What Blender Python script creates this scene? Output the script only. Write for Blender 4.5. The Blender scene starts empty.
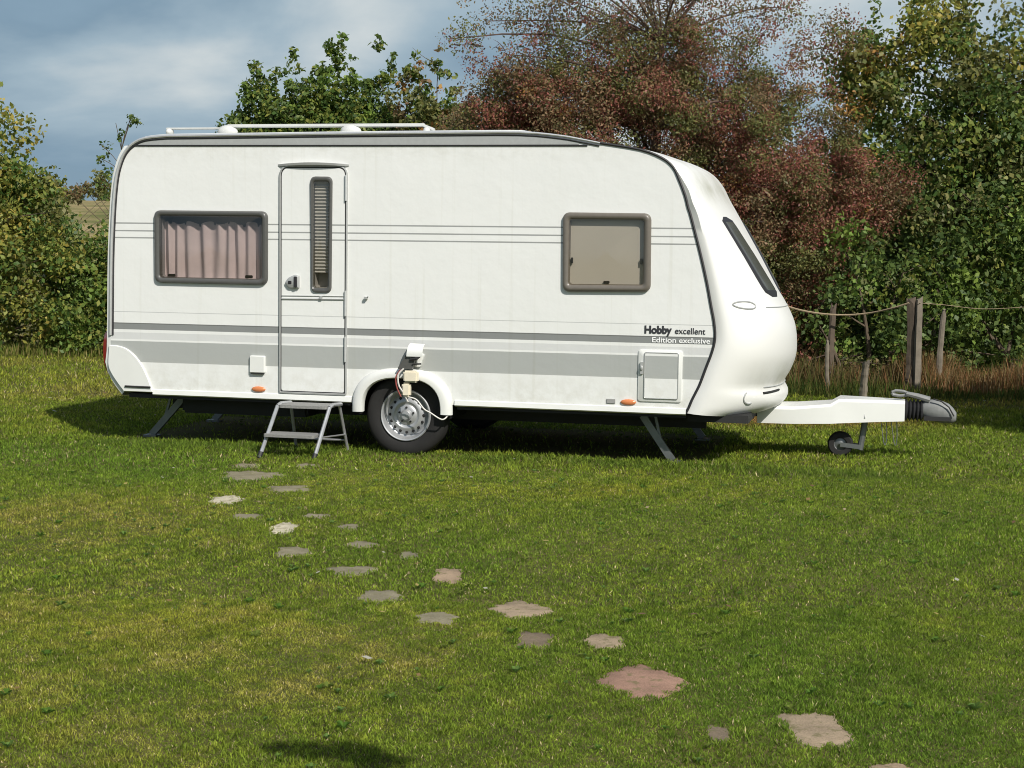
import bpy, bmesh, math, random
import numpy as np
from mathutils import Vector, Matrix
R = math.radians
random.seed(7); rng = np.random.default_rng(11)
sc = bpy.context.scene
col = sc.collection

# ------------------------------------------------------------------ camera
F, CAMH, ROLL = 1600.0, 1.6, 0.0135
PITCH = math.atan(132 / F)
cam = bpy.data.objects.new('camera', bpy.data.cameras.new('camera')); col.objects.link(cam)
_r = Vector((1, 0, 0)); _f = Vector((0, math.cos(PITCH), -math.sin(PITCH))); _u = _r.cross(_f)
_c, _s = math.cos(ROLL), math.sin(ROLL)
cr = _r * _c + _u * _s; cu = _u * _c - _r * _s
cam.matrix_world = Matrix((( cr.x, cu.x, -_f.x, 0), (cr.y, cu.y, -_f.y, 0), (cr.z, cu.z, -_f.z, CAMH), (0, 0, 0, 1)))
cam.data.sensor_width = 36; cam.data.lens = 36 * F / 1024; cam.data.clip_end = 3000; cam.data.clip_start = .05
sc.camera = cam

def at(px, py, Y):
    """world point at survey bearing (px, py) and distance Y"""
    d = _f * F + cr * (px - 512) + cu * (384 - py)
    t = Y / d.y
    return Vector((d.x * t, Y, CAMH + d.z * t))

# ------------------------------------------------------------------ materials
def new_mat(name):
    m = bpy.data.materials.new(name); m.use_nodes = True
    return m, m.node_tree.nodes, m.node_tree.links, m.node_tree.nodes['Principled BSDF']
def N(nt, t, **kw):
    n = nt.nodes.new(t)
    for k, v in kw.items():
        if k in ('operation', 'data_type', 'blend_type', 'attribute_name', 'noise_dimensions', 'feature', 'clamp', 'interpolation_type', 'attribute_type'): setattr(n, k, v)
        else: n.inputs[int(k[1:]) if k[0] == 'i' and k[1:].isdigit() else k].default_value = v
    return n
def plain(name, c, rough=.5, metal=0., var=.12, scale=30, bump=.0, spec=.5, coat=0.):
    m, ns, ln, b = new_mat(name); nt = m.node_tree
    tc = ns.new('ShaderNodeTexCoord')
    nz = N(nt, 'ShaderNodeTexNoise', Scale=scale, Detail=6.); ln.new(tc.outputs['Object'], nz.inputs['Vector'])
    mx = N(nt, 'ShaderNodeMix', data_type='RGBA')
    mx.inputs[6].default_value = (*[x * (1 - var) for x in c], 1); mx.inputs[7].default_value = (*[min(1, x * (1 + var)) for x in c], 1)
    ln.new(nz.outputs['Fac'], mx.inputs[0]); ln.new(mx.outputs[2], b.inputs['Base Color'])
    b.inputs['Roughness'].default_value = rough; b.inputs['Metallic'].default_value = metal
    b.inputs['Specular IOR Level'].default_value = spec; b.inputs['Coat Weight'].default_value = coat
    if bump:
        bp = N(nt, 'ShaderNodeBump', Strength=bump, Distance=.01); ln.new(nz.outputs['Fac'], bp.inputs['Height']); ln.new(bp.outputs[0], b.inputs['Normal'])
    return m

M = {}
M['trim_grey'] = plain('grey_trim', (.40, .41, .40), .45, .2)
M['rack'] = plain('rack_white', (.56, .57, .55), .5, var=.12, scale=12)
M['silver'] = plain('silver_rail', (.62, .63, .62), .35, .5)
M['white_plastic'] = plain('white_plastic', (.70, .71, .68), .4, var=.08, scale=4)
M['cream'] = plain('cream_plastic', (.72, .66, .52), .5, var=.12, scale=20)
M['black_seal'] = plain('black_seal', (.018, .018, .02), .6)
M['dark_frame'] = plain('window_frame_grey', (.085, .085, .08), .32, var=.15)
M['brown_frame'] = plain('window_frame_brown', (.14, .125, .105), .35, var=.15)
M['blind'] = plain('blind_beige', (.53, .515, .47), .8, var=.06, scale=5)
M['interior'] = plain('dark_interior', (.34, .335, .33), .8)
M['pleat'] = plain('pleated_blind', (.46, .465, .45), .8)
M['chassis'] = plain('chassis_steel', (.018, .018, .018), .75, .0)
M['galv'] = plain('galvanised_steel', (.20, .21, .21), .45, .7, var=.3, scale=18)
M['tyre'] = plain('tyre_rubber', (.013, .0125, .012), .85, var=.3, scale=12, bump=.3)
M['rim'] = plain('rim_silver', (.42, .43, .44), .45, .5, var=.2, scale=14)
M['alu'] = plain('step_aluminium', (.42, .43, .44), .42, .6, var=.2, scale=22)
M['tread'] = plain('step_tread', (.22, .22, .21), .7, var=.25, scale=60, bump=.4)
M['hole'] = plain('black_hole', (.01, .01, .01), .8)
M['orange'] = plain('orange_reflector', (.60, .21, .08), .25, var=.1)
M['red'] = plain('red_lamp', (.28, .014, .014), .2, coat=.5)
M['reflector'] = plain('grey_reflector', (.3, .3, .29), .4)
M['ink'] = plain('lettering_dark', (.03, .03, .035), .5)
M['ink_light'] = plain('lettering_light', (.85, .86, .85), .5, var=.02)
M['cable'] = plain('white_cable', (.6, .58, .54), .5)
M['cable_red'] = plain('red_cable', (.25, .05, .04), .5)
M['rope'] = plain('rope', (.27, .21, .13), .9, var=.35, scale=60, bump=.5)
M['post_wood'] = plain('weathered_wood', (.09, .068, .048), .9, var=.5, scale=9, bump=.8)
M['post_pale'] = plain('pale_wood', (.17, .145, .11), .9, var=.5, scale=9, bump=.8)
M['bark'] = plain('bark', (.10, .075, .05), .95, var=.5, scale=14, bump=1.)
M['bark_red'] = plain('bark_reddish', (.10, .065, .05), .95, var=.5, scale=14, bump=1.)
M['coupling'] = plain('coupling_steel', (.20, .205, .20), .65, .2, var=.35, scale=25)

# --- the caravan side paint: stripes and pressed lines follow the height of the panel
def side_paint():
    m, ns, ln, b = new_mat('caravan_side_paint'); nt = m.node_tree
    tc = ns.new('ShaderNodeTexCoord'); sp = ns.new('ShaderNodeSeparateXYZ'); ln.new(tc.outputs['Object'], sp.inputs[0])
    nz = N(nt, 'ShaderNodeTexNoise', Scale=1.6, Detail=5., Roughness=.6); ln.new(tc.outputs['Object'], nz.inputs['Vector'])
    base = N(nt, 'ShaderNodeMix', data_type='RGBA'); base.inputs[6].default_value = (.715, .725, .70, 1); base.inputs[7].default_value = (.76, .77, .75, 1)
    ln.new(nz.outputs['Fac'], base.inputs[0]); cur = base.outputs[2]
    def band(z0, z1, c, cur, amt=1.):
        a = N(nt, 'ShaderNodeMath', operation='GREATER_THAN', i1=z0); ln.new(sp.outputs['Z'], a.inputs[0])
        d = N(nt, 'ShaderNodeMath', operation='LESS_THAN', i1=z1); ln.new(sp.outputs['Z'], d.inputs[0])
        k = N(nt, 'ShaderNodeMath', operation='MULTIPLY'); ln.new(a.outputs[0], k.inputs[0]); ln.new(d.outputs[0], k.inputs[1])
        k2 = N(nt, 'ShaderNodeMath', operation='MULTIPLY', i1=amt); ln.new(k.outputs[0], k2.inputs[0])
        mx = N(nt, 'ShaderNodeMix', data_type='RGBA'); ln.new(k2.outputs[0], mx.inputs[0]); ln.new(cur, mx.inputs[6]); mx.inputs[7].default_value = (*c, 1)
        return mx.outputs[2]
    cur = band(.668, .838, (.375, .390, .375), cur)
    cur = band(.853, .908, (.60, .61, .60), cur)
    cur = band(.932, .986, (.225, .235, .23), cur)
    cur = band(.978, .986, (.14, .145, .14), cur)
    for z in (1.791, 1.730, 1.674): cur = band(z - .0055, z + .0055, (.30, .31, .30), cur)
    cur = band(1.072, 1.078, (.50, .51, .50), cur)
    # faint vertical rain streaks below fittings
    mp = ns.new('ShaderNodeMapping'); mp.inputs['Scale'].default_value = (22, 1, .5); ln.new(tc.outputs['Object'], mp.inputs[0])
    st = N(nt, 'ShaderNodeTexNoise', Scale=1., Detail=4.); ln.new(mp.outputs[0], st.inputs['Vector'])
    rr = ns.new('ShaderNodeMapRange'); rr.inputs[1].default_value = .58; rr.inputs[2].default_value = .8; rr.inputs[4].default_value = .45; ln.new(st.outputs['Fac'], rr.inputs[0])
    mx = N(nt, 'ShaderNodeMix', data_type='RGBA', blend_type='MULTIPLY'); ln.new(rr.outputs[0], mx.inputs[0]); ln.new(cur, mx.inputs[6]); mx.inputs[7].default_value = (.80, .79, .72, 1)
    # road grime along the sill and dust under the roof rail
    g1 = ns.new('ShaderNodeMapRange'); g1.inputs[1].default_value = .75; g1.inputs[2].default_value = .42; ln.new(sp.outputs['Z'], g1.inputs[0])
    g2 = ns.new('ShaderNodeMapRange'); g2.inputs[1].default_value = 2.25; g2.inputs[2].default_value = 2.42; g2.inputs[4].default_value = .7; ln.new(sp.outputs['Z'], g2.inputs[0])
    ga = N(nt, 'ShaderNodeMath', operation='ADD'); ln.new(g1.outputs[0], ga.inputs[0]); ln.new(g2.outputs[0], ga.inputs[1])
    nd = N(nt, 'ShaderNodeTexNoise', Scale=9., Detail=8., Roughness=.7); ln.new(tc.outputs['Object'], nd.inputs['Vector'])
    nr = ns.new('ShaderNodeMapRange'); nr.inputs[1].default_value = .42; nr.inputs[2].default_value = .75; nr.inputs[4].default_value = .7; ln.new(nd.outputs['Fac'], nr.inputs[0])
    gk = N(nt, 'ShaderNodeMath', operation='MULTIPLY'); ln.new(ga.outputs[0], gk.inputs[0]); ln.new(nr.outputs[0], gk.inputs[1]); gk.use_clamp = True
    mg = N(nt, 'ShaderNodeMix', data_type='RGBA'); ln.new(gk.outputs[0], mg.inputs[0]); ln.new(mx.outputs[2], mg.inputs[6]); mg.inputs[7].default_value = (.47, .455, .38, 1)
    ln.new(mg.outputs[2], b.inputs['Base Color'])
    b.inputs['Roughness'].default_value = .33
    bp = N(nt, 'ShaderNodeBump', Strength=.3, Distance=.03); ln.new(nz.outputs['Fac'], bp.inputs['Height']); ln.new(bp.outputs[0], b.inputs['Normal'])
    return m
M['side'] = side_paint()

def cap_paint():
    m, ns, ln, b = new_mat('caravan_front_moulding'); nt = m.node_tree
    tc = ns.new('ShaderNodeTexCoord')
    nz = N(nt, 'ShaderNodeTexNoise', Scale=3.2, Detail=7., Roughness=.65); ln.new(tc.outputs['Object'], nz.inputs['Vector'])
    sp = ns.new('ShaderNodeSeparateXYZ'); ln.new(tc.outputs['Object'], sp.inputs[0])
    # green-grey algae film: on the top of the cap and in the fold above the bumper
    def zone(lo, mid, hi):
        a = ns.new('ShaderNodeMapRange'); a.inputs[1].default_value = lo; a.inputs[2].default_value = mid; ln.new(sp.outputs['Z'], a.inputs[0])
        d = ns.new('ShaderNodeMapRange'); d.inputs[1].default_value = mid; d.inputs[2].default_value = hi; d.inputs[3].default_value = 1; d.inputs[4].default_value = 0; ln.new(sp.outputs['Z'], d.inputs[0])
        k = N(nt, 'ShaderNodeMath', operation='MULTIPLY'); ln.new(a.outputs[0], k.inputs[0]); ln.new(d.outputs[0], k.inputs[1]); return k.outputs[0]
    z1 = zone(.50, .62, .85); z2 = zone(1.93, 2.1, 2.6)
    sx = ns.new('ShaderNodeMapRange'); sx.inputs[1].default_value = 2.55; sx.inputs[2].default_value = 2.85; ln.new(sp.outputs['X'], sx.inputs[0])
    zz = N(nt, 'ShaderNodeMath', operation='MULTIPLY'); ln.new(z1, zz.inputs[0]); ln.new(sx.outputs[0], zz.inputs[1])
    z2b = N(nt, 'ShaderNodeMath', operation='MULTIPLY', i1=.9); ln.new(z2, z2b.inputs[0])
    ad = N(nt, 'ShaderNodeMath', operation='ADD'); ln.new(zz.outputs[0], ad.inputs[0]); ln.new(z2b.outputs[0], ad.inputs[1])
    rr = ns.new('ShaderNodeMapRange'); rr.inputs[1].default_value = .35; rr.inputs[2].default_value = .75; ln.new(nz.outputs['Fac'], rr.inputs[0])
    k = N(nt, 'ShaderNodeMath', operation='MULTIPLY'); ln.new(ad.outputs[0], k.inputs[0]); ln.new(rr.outputs[0], k.inputs[1])
    k.use_clamp = True
    mx = N(nt, 'ShaderNodeMix', data_type='RGBA'); ln.new(k.outputs[0], mx.inputs[0]); mx.inputs[6].default_value = (.76, .76, .73, 1); mx.inputs[7].default_value = (.44, .44, .36, 1)
    ln.new(mx.outputs[2], b.inputs['Base Color']); b.inputs['Roughness'].default_value = .33
    return m
M['cap'] = cap_paint()

def thin_glass(name, tint, refl=.5):
    m, ns, ln, b = new_mat(name); nt = m.node_tree; ns.remove(b)
    tr = ns.new('ShaderNodeBsdfTransparent'); tr.inputs[0].default_value = (*tint, 1)
    gl = ns.new('ShaderNodeBsdfGlossy'); gl.inputs['Roughness'].default_value = .06
    lw_ = ns.new('ShaderNodeLayerWeight'); lw_.inputs[0].default_value = .5
    p5 = N(nt, 'ShaderNodeMath', operation='POWER', i1=4.); ln.new(lw_.outputs['Facing'], p5.inputs[0])
    fr = N(nt, 'ShaderNodeMath', operation='MULTIPLY_ADD', i1=.85, i2=.085); ln.new(p5.outputs[0], fr.inputs[0])
    mx = ns.new('ShaderNodeMixShader'); ln.new(fr.outputs[0], mx.inputs[0]); ln.new(tr.outputs[0], mx.inputs[1]); ln.new(gl.outputs[0], mx.inputs[2])
    ln.new(mx.outputs[0], ns['Material Output'].inputs[0]); return m
M['glass'] = thin_glass('tinted_acrylic', (.68, .645, .63))
M['glass_light'] = thin_glass('light_tinted_acrylic', (.80, .77, .72))
M['glass_dark'] = plain('dark_acrylic', (.07, .072, .065), .22, var=.3, scale=6)
M['curtain'] = plain('curtain_pink', (.68, .60, .59), .9, var=.15, scale=8)

def stone_mat(name, c):
    m, ns, ln, b = new_mat(name); nt = m.node_tree; g = ns.new('ShaderNodeNewGeometry')
    n1 = N(nt, 'ShaderNodeTexNoise', Scale=7., Detail=8., Roughness=.65); n2 = N(nt, 'ShaderNodeTexNoise', Scale=160., Detail=4.); n3 = N(nt, 'ShaderNodeTexNoise', Scale=16., Detail=7., Roughness=.7)
    for n in (n1, n2, n3): ln.new(g.outputs['Position'], n.inputs['Vector'])
    r1 = ns.new('ShaderNodeMapRange'); r1.inputs[1].default_value = .3; r1.inputs[2].default_value = .7; ln.new(n1.outputs['Fac'], r1.inputs[0])
    a = N(nt, 'ShaderNodeMix', data_type='RGBA'); a.inputs[6].default_value = (*[x*.72 for x in c], 1); a.inputs[7].default_value = (*[min(1, x*1.2) for x in c], 1); ln.new(r1.outputs[0], a.inputs[0])
    r2 = ns.new('ShaderNodeMapRange'); r2.inputs[1].default_value = .3; r2.inputs[2].default_value = .7; r2.inputs[3].default_value = .75; r2.inputs[4].default_value = 1.2; ln.new(n2.outputs['Fac'], r2.inputs[0])
    v = N(nt, 'ShaderNodeMix', data_type='RGBA', blend_type='MULTIPLY'); v.inputs[0].default_value = 1; ln.new(a.outputs[2], v.inputs[6]); ln.new(r2.outputs[0], v.inputs[7])
    r3 = ns.new('ShaderNodeMapRange'); r3.inputs[1].default_value = .54; r3.inputs[2].default_value = .62; r3.inputs[4].default_value = .75; ln.new(n3.outputs['Fac'], r3.inputs[0])
    w_ = N(nt, 'ShaderNodeMix', data_type='RGBA'); ln.new(r3.outputs[0], w_.inputs[0]); ln.new(v.outputs[2], w_.inputs[6]); w_.inputs[7].default_value = (.14, .13, .055, 1)
    ln.new(w_.outputs[2], b.inputs['Base Color']); b.inputs['Roughness'].default_value = .95; b.inputs['Specular IOR Level'].default_value = .2
    bp = N(nt, 'ShaderNodeBump', Strength=.7, Distance=.008); ln.new(n3.outputs['Fac'], bp.inputs['Height']); ln.new(bp.outputs[0], b.inputs['Normal'])
    return m

def attr_leaf(name, transl=.35, rough=.5, spec=.3):
    m, ns, ln, b = new_mat(name); nt = m.node_tree
    a = ns.new('ShaderNodeAttribute'); a.attribute_name = 'col'
    ln.new(a.outputs['Color'], b.inputs['Base Color']); b.inputs['Roughness'].default_value = rough; b.inputs['Specular IOR Level'].default_value = spec
    tl = ns.new('ShaderNodeBsdfTranslucent'); ln.new(a.outputs['Color'], tl.inputs[0])
    mx = ns.new('ShaderNodeMixShader'); mx.inputs[0].default_value = transl
    ln.new(b.outputs[0], mx.inputs[1]); ln.new(tl.outputs[0], mx.inputs[2]); ln.new(mx.outputs[0], ns['Material Output'].inputs[0])
    return m
M['leaf'] = attr_leaf('leaves', .44, .5); M['grass'] = attr_leaf('grass_blades', .45, .7, .10)

# ------------------------------------------------------------------ mesh helpers
def link(name, mesh, mat, parent=None):
    o = bpy.data.objects.new(name, mesh); col.objects.link(o)
    if mat is not None and not mesh.materials: mesh.materials.append(mat)
    if parent is not None: o.parent = parent
    return o
def tag(o, label=None, cat=None, group=None, kind=None):
    if label: o['label'] = label
    if cat: o['category'] = cat
    if group: o['group'] = group
    if kind: o['kind'] = kind
    return o
def empty(name, loc, rz=0.):
    o = bpy.data.objects.new(name, None); col.objects.link(o); o.location = loc; o.rotation_euler = (0, 0, rz); o.empty_display_size = .2; return o
class MB:
    def __init__(s): s.v = []; s.f = []
    def add(s, vs, fs):
        n = len(s.v); s.v += [tuple(p) for p in vs]; s.f += [tuple(i + n for i in f) for f in fs]; return s
    def box(s, a, b):
        x0, y0, z0 = a; x1, y1, z1 = b
        return s.add([(x0,y0,z0),(x1,y0,z0),(x1,y1,z0),(x0,y1,z0),(x0,y0,z1),(x1,y0,z1),(x1,y1,z1),(x0,y1,z1)],
                     [(0,3,2,1),(4,5,6,7),(0,1,5,4),(1,2,6,5),(2,3,7,6),(3,0,4,7)])
    def tube(s, pts, r, n=8, cap=True):
        pts = [Vector(p) for p in pts]; rr = r if isinstance(r, (list, tuple)) else [r] * len(pts)
        up = None; rings = []
        for i, p in enumerate(pts):
            d = (pts[min(i + 1, len(pts) - 1)] - pts[max(i - 1, 0)])
            if d.length < 1e-9: d = Vector((0, 0, 1))
            d.normalize()
            if up is None: up = Vector((0, 0, 1)) if abs(d.z) < .9 else Vector((1, 0, 0))
            a = d.cross(up)
            if a.length < 1e-4: a = d.orthogonal()
            a.normalize(); b = d.cross(a); up = -b if b.dot(up) < 0 else b
            up = (up - d * up.dot(d)).normalized(); a = d.cross(up)
            rings.append([p + (a * math.cos(t) + up * math.sin(t)) * rr[i] for t in [2 * math.pi * k / n for k in range(n)]])
        s.loft(rings, True, cap); return s
    def loft(s, rings, close=True, cap=False, capend=None):
        n0 = len(s.v); m = len(rings[0])
        for r in rings: s.v += [tuple(p) for p in r]
        for i in range(len(rings) - 1):
            for k in range(m if close else m - 1):
                a = n0 + i * m + k; b = n0 + i * m + (k + 1) % m
                s.f.append((a, b, b + m, a + m))
        if cap or capend == 'first': s.f.append(tuple(n0 + k for k in range(m))[::-1])
        if cap or capend == 'last': s.f.append(tuple(n0 + (len(rings) - 1) * m + k for k in range(m)))
        return s
    def bar(s, a, b, w, h, up=(0, 0, 1)):
        a, b = Vector(a), Vector(b); d = (b - a).normalized(); u = Vector(up); x = d.cross(u)
        if x.length < 1e-4: x = d.orthogonal()
        x.normalize(); u = x.cross(d)
        q = [(-w/2, -h/2), (w/2, -h/2), (w/2, h/2), (-w/2, h/2)]
        return s.loft([[a + x*i + u*j for i, j in q], [b + x*i + u*j for i, j in q]], True, True)
    def ball(s, c, r, n=10, m=6):
        rx, ry, rz = r if isinstance(r, (tuple, list)) else (r, r, r)
        rings = []
        for i in range(m + 1):
            t = math.pi * i / m
            rings.append([(c[0] + rx*math.sin(t)*math.cos(2*math.pi*k/n), c[1] + ry*math.sin(t)*math.sin(2*math.pi*k/n), c[2] - rz*math.cos(t)) for k in range(n)])
        return s.loft(rings)
    def build(s, name, mat, parent=None, smooth=False, bevel=0.):
        me = bpy.data.meshes.new(name); me.from_pydata(s.v, [], s.f); me.update()
        bm = bmesh.new(); bm.from_mesh(me)
        bmesh.ops.remove_doubles(bm, verts=bm.verts, dist=1e-5)
        bmesh.ops.recalc_face_normals(bm, faces=bm.faces)
        if bevel: bmesh.ops.bevel(bm, geom=list(bm.edges), offset=bevel, segments=2, affect='EDGES', clamp_overlap=True)
        bm.to_mesh(me); bm.free()
        o = link(name, me, mat, parent)
        if smooth:
            for p in me.polygons: p.use_smooth = True
            try: me.set_sharp_from_angle(angle=R(38))
            except Exception: pass
        return o

def rpoly(pts, r, n=6):
    """convex polygon (x,z) with rounded corners"""
    out = []; k = len(pts)
    for i in range(k):
        p = Vector(pts[i]); a = Vector(pts[i - 1]); b = Vector(pts[(i + 1) % k])
        ri = r[i] if isinstance(r, (list, tuple)) else r
        d1 = (a - p).normalized(); d2 = (b - p).normalized()
        p1 = p + d1 * ri; p2 = p + d2 * ri
        for j in range(n + 1):
            t = j / n; out.append(tuple(p1 * (1 - t) ** 2 + p * 2 * t * (1 - t) + p2 * t * t))
    return out
def bulge(loop, cx, cz, kx, kz):
    hx = max(abs(p[0] - cx) for p in loop); hz = max(abs(p[1] - cz) for p in loop)
    return [(p[0] + (p[0]-cx)/hx * kx * (1 - ((p[1]-cz)/hz)**2), p[1] + (p[1]-cz)/hz * kz * (1 - ((p[0]-cx)/hx)**2)) for p in loop]
def inset(loop, d):
    n = len(loop); out = []
    area = sum(loop[i][0]*loop[(i+1)%n][1] - loop[(i+1)%n][0]*loop[i][1] for i in range(n))
    sg = 1 if area > 0 else -1
    for i in range(n):
        a = Vector(loop[i - 1]); b = Vector(loop[(i + 1) % n]); t = (b - a).normalized()
        out.append((loop[i][0] - t.y * d * sg, loop[i][1] + t.x * d * sg))
    return out
def xyz(loop, y): return [(p[0], y, p[1]) for p in loop]
def catmull(pts, k=4):
    out = []; n = len(pts); P = [np.array(p, float) for p in pts]
    for i in range(n - 1):
        p0 = P[max(i-1, 0)]; p1 = P[i]; p2 = P[i+1]; p3 = P[min(i+2, n-1)]
        for j in range(k):
            t = j / k; out.append(.5*((2*p1)+(-p0+p2)*t+(2*p0-5*p1+4*p2-p3)*t*t+(-p0+3*p1-3*p2+p3)*t**3))
    out.append(P[-1]); return [tuple(p) for p in out]
def flat_with_holes(name, outer, holes, y, mat, parent):
    from mathutils.geometry import tessellate_polygon
    loops = [[Vector((p[0], p[1], 0)) for p in lp] for lp in [outer] + holes]
    tris = tessellate_polygon(loops); flat = [p for lp in loops for p in lp]
    me = bpy.data.meshes.new(name); me.from_pydata([(p.x, y, p.y) for p in flat], [], [tuple(t) for t in tris]); me.update()
    bm = bmesh.new(); bm.from_mesh(me)
    for f in bm.faces:
        if f.normal.y > 0: f.normal_flip()
    bm.to_mesh(me); bm.free()
    return link(name, me, mat, parent)

# ================================================================== CARAVAN
YAW = -.235; W = 2.28
van = empty('caravan', (-.8384, 12.4438, 0), YAW)
tag(van, 'white touring caravan with grey side stripes parked on the lawn', 'caravan')

# rows of the front moulding: (seam x, z), (front x, z)
ROWS = [((1.515,2.422),(1.545,2.436)), ((1.818,2.373),(1.845,2.392)), ((1.984,2.311),(2.01,2.345)), ((2.068,2.244),(2.115,2.310)),
 ((2.114,2.156),(2.205,2.260)), ((2.162,2.038),(2.275,2.180)), ((2.186,1.95),(2.335,2.070)), ((2.202,1.906),(2.392,1.975)), ((2.234,1.795),(2.485,1.821)),
 ((2.291,1.589),(2.621,1.595)), ((2.34,1.39),(2.754,1.358)), ((2.373,1.228),(2.857,1.189)), ((2.399,1.102),(2.918,1.052)),
 ((2.409,.983),(2.938,.915)), ((2.389,.878),(2.933,.793)), ((2.347,.758),(2.896,.685)), ((2.305,.637),(2.846,.585)), ((2.277,.576),(2.876,.52)),
 ((2.248,.515),(2.870,.46)), ((2.227,.461),(2.816,.405)), ((2.205,.415),(2.715,.368))]
def wcurve(y, n=2.05): return max(0., 1 - abs(2 * y / W - 1) ** n) ** (1 / n)
def flange(t, d): # lip proud of the side wall that turns in again within 30 cm
    return .026*min(1, max(0, (t-3)/3))
def flow(A, B, y, t):
    L = math.hypot(B[0]-A[0], B[1]-A[1]) + 1e-6; w0 = min(.25, .055/L)*min(1, max(0, (t-2)/3)); w = w0 + (1-w0)*wcurve(y); fl = flange(t, 0)
    yy = y - fl*max(0, 1-y/.35) + fl*max(0, 1-(W-y)/.35)
    return Vector((A[0] + w*(B[0]-A[0]), yy, A[1] + w*(B[1]-A[1])))
def surf(t, y):
    i = min(max(int(t), 0), len(ROWS) - 2); f = t - i
    A = [ROWS[i][0][k]*(1-f) + ROWS[i+1][0][k]*f for k in (0, 1)]; B = [ROWS[i][1][k]*(1-f) + ROWS[i+1][1][k]*f for k in (0, 1)]
    return flow(A, B, y, t)
def surfn(t, y):
    e = .02; a = surf(min(t+e, 20), y) - surf(max(t-e, 0), y); b = surf(t, min(y+e, W)) - surf(t, max(y-e, 0))
    n = a.cross(b).normalized(); return n if n.x > 0 else -n

seam = [r[0] for r in ROWS]
rear = [(-2.385,.427), (-2.44,.49), (-2.495,.58), (-2.512,.68), (-2.508,.80), (-2.502,1.1), (-2.495,1.5), (-2.478,1.85), (-2.455,2.1), (-2.425,2.24), (-2.375,2.35), (-2.30,2.425), (-2.19,2.47), (-2.0,2.487)]
roof = [(-1.46,2.491), (-.6,2.499), (.3,2.503), (.898,2.503), (1.208,2.477), (1.36,2.452), (1.515,2.422)]
edge = catmull(rear, 3)[:-1] + catmull([rear[-1]] + roof, 3)          # rear bottom, up, over the roof to the front corner
seam_s = catmull(seam, 3)
arch_c = (-.02, .29)
notch = [(arch_c[0] + .36*math.cos(t), .29 + .345*math.sin(t)) for t in [R(20) + R(140)*k/16 for k in range(17)]]
notch = [(notch[0][0], .412)] + notch + [(notch[-1][0], .42)]
outer = edge[:-1] + seam_s + notch
lw = bulge(rpoly([(-2.105,1.318), (-1.14,1.315), (-1.14,1.892), (-2.108,1.895)], .05), -1.62, 1.605, .008, .012)
rw = bulge(rpoly([(1.25,1.308), (1.918,1.318), (1.912,1.898), (1.243,1.902)], .05), 1.58, 1.605, .008, .012)
dw = bulge(rpoly([(-.765,1.262), (-.603,1.262), (-.598,2.166), (-.778,2.168)], .04), -.688, 1.715, .016, .004)
lh = rpoly([(-2.055,1.362), (-1.188,1.360), (-1.188,1.846), (-2.057,1.848)], .028)
rh = rpoly([(1.300,1.366), (1.862,1.370), (1.858,1.846), (1.298,1.848)], .022)
dh = bulge(rpoly([(-.748,1.305), (-.634,1.305), (-.630,2.122), (-.752,2.122)], .02), -.69, 1.715, .015, .003)
flat_with_holes('side_wall', outer, [lh, rh, dh], 0., M['side'], van)
flat_with_holes('far_side_wall', outer, [], W, M['side'], van)
# rear and roof skin, gently bowed between the two sides
mb = MB(); ys = [W * (1 - math.cos(math.pi * k / 28)) / 2 for k in range(29)]
rings = []
for i, p in enumerate(edge):
    a = edge[max(i-1, 0)]; b = edge[min(i+1, len(edge)-1)]; t = Vector((b[0]-a[0], b[1]-a[1])).normalized(); nrm = (-t.y, t.x)
    bl = .075 if p[0] < -2.35 else (.03 if p[0] < 1.0 else .012)
    rings.append([(p[0] + nrm[0]*bl*wcurve(y, 5), y, p[1] + nrm[1]*bl*wcurve(y, 5)) for y in ys])
mb.loft(rings, close=False); mb.build('rear_and_roof_skin', M['white_plastic'], van, smooth=True)
# front moulding
mb = MB(); rr = []
ys2 = sorted(set([0, .004, .012, .025, .045, .07, .10, .14] + [.19 + k*(W-.38)/24 for k in range(25)] + [W-.14, W-.10, W-.07, W-.045, W-.025, W-.012, W-.004, W]))
ts = []
for i in range(len(ROWS)-1): ts += [i, i+.33, i+.66]
ts.append(len(ROWS)-1)
As = catmull([r[0] for r in ROWS], 3); Bs = catmull([r[1] for r in ROWS], 3)
for q_, (A, B) in enumerate(zip(As, Bs)):
    rr.append([(A[0], 0, A[1])] + [tuple(flow(A, B, y, q_/3)) for y in ys2] + [(A[0], W, A[1])])
mb.loft(rr, close=False)
cap = mb.build('front_moulding', M['cap'], van, smooth=True)
for p in cap.data.polygons: p.use_smooth = True
def patch(name, t0, t1, y0f, y1f, off, mat, th=0., nt_=14, ny=18, parent=None, rnd=.12):
    """a plate that follows the front moulding"""
    mb = MB(); g = []
    for i in range(nt_ + 1):
        s = i / nt_; e = 2*s-1; row = []
        sh = rnd * (1 - math.sqrt(max(0, 1 - max(0, (abs(e)-.8)/.2)**2)))
        for k in range(ny + 1):
            q = k / ny; t = t0 + (t1 - t0)*s; ya, yb = y0f(s), y1f(s); ya += sh; yb -= sh
            y = ya + (yb-ya)*q; edge_ = min(1, min(s, 1-s)*8, min(q, 1-q)*10)
            row.append(surf(t, y) + surfn(t, y)*(off*(edge_**.5)))
        g.append(row)
    mb.loft(g, close=False); o = mb.build(name, mat, parent or van, smooth=True)
    return o
for lo_, hi_ in ((lambda q: .30 + .25*q, lambda q: .66 + .34*q), (lambda q: W - .66 - .34*q, lambda q: W - .30 - .25*q)):
    fw = patch('front_window', 7.5, 10.5, lo_, hi_, .012, M['black_seal'])
    patch('pane', 7.64, 10.36, (lambda q, f=lo_: f(q) + .025), (lambda q, f=hi_: f(q) - .025), .017, M['glass_dark'], parent=fw)
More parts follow.
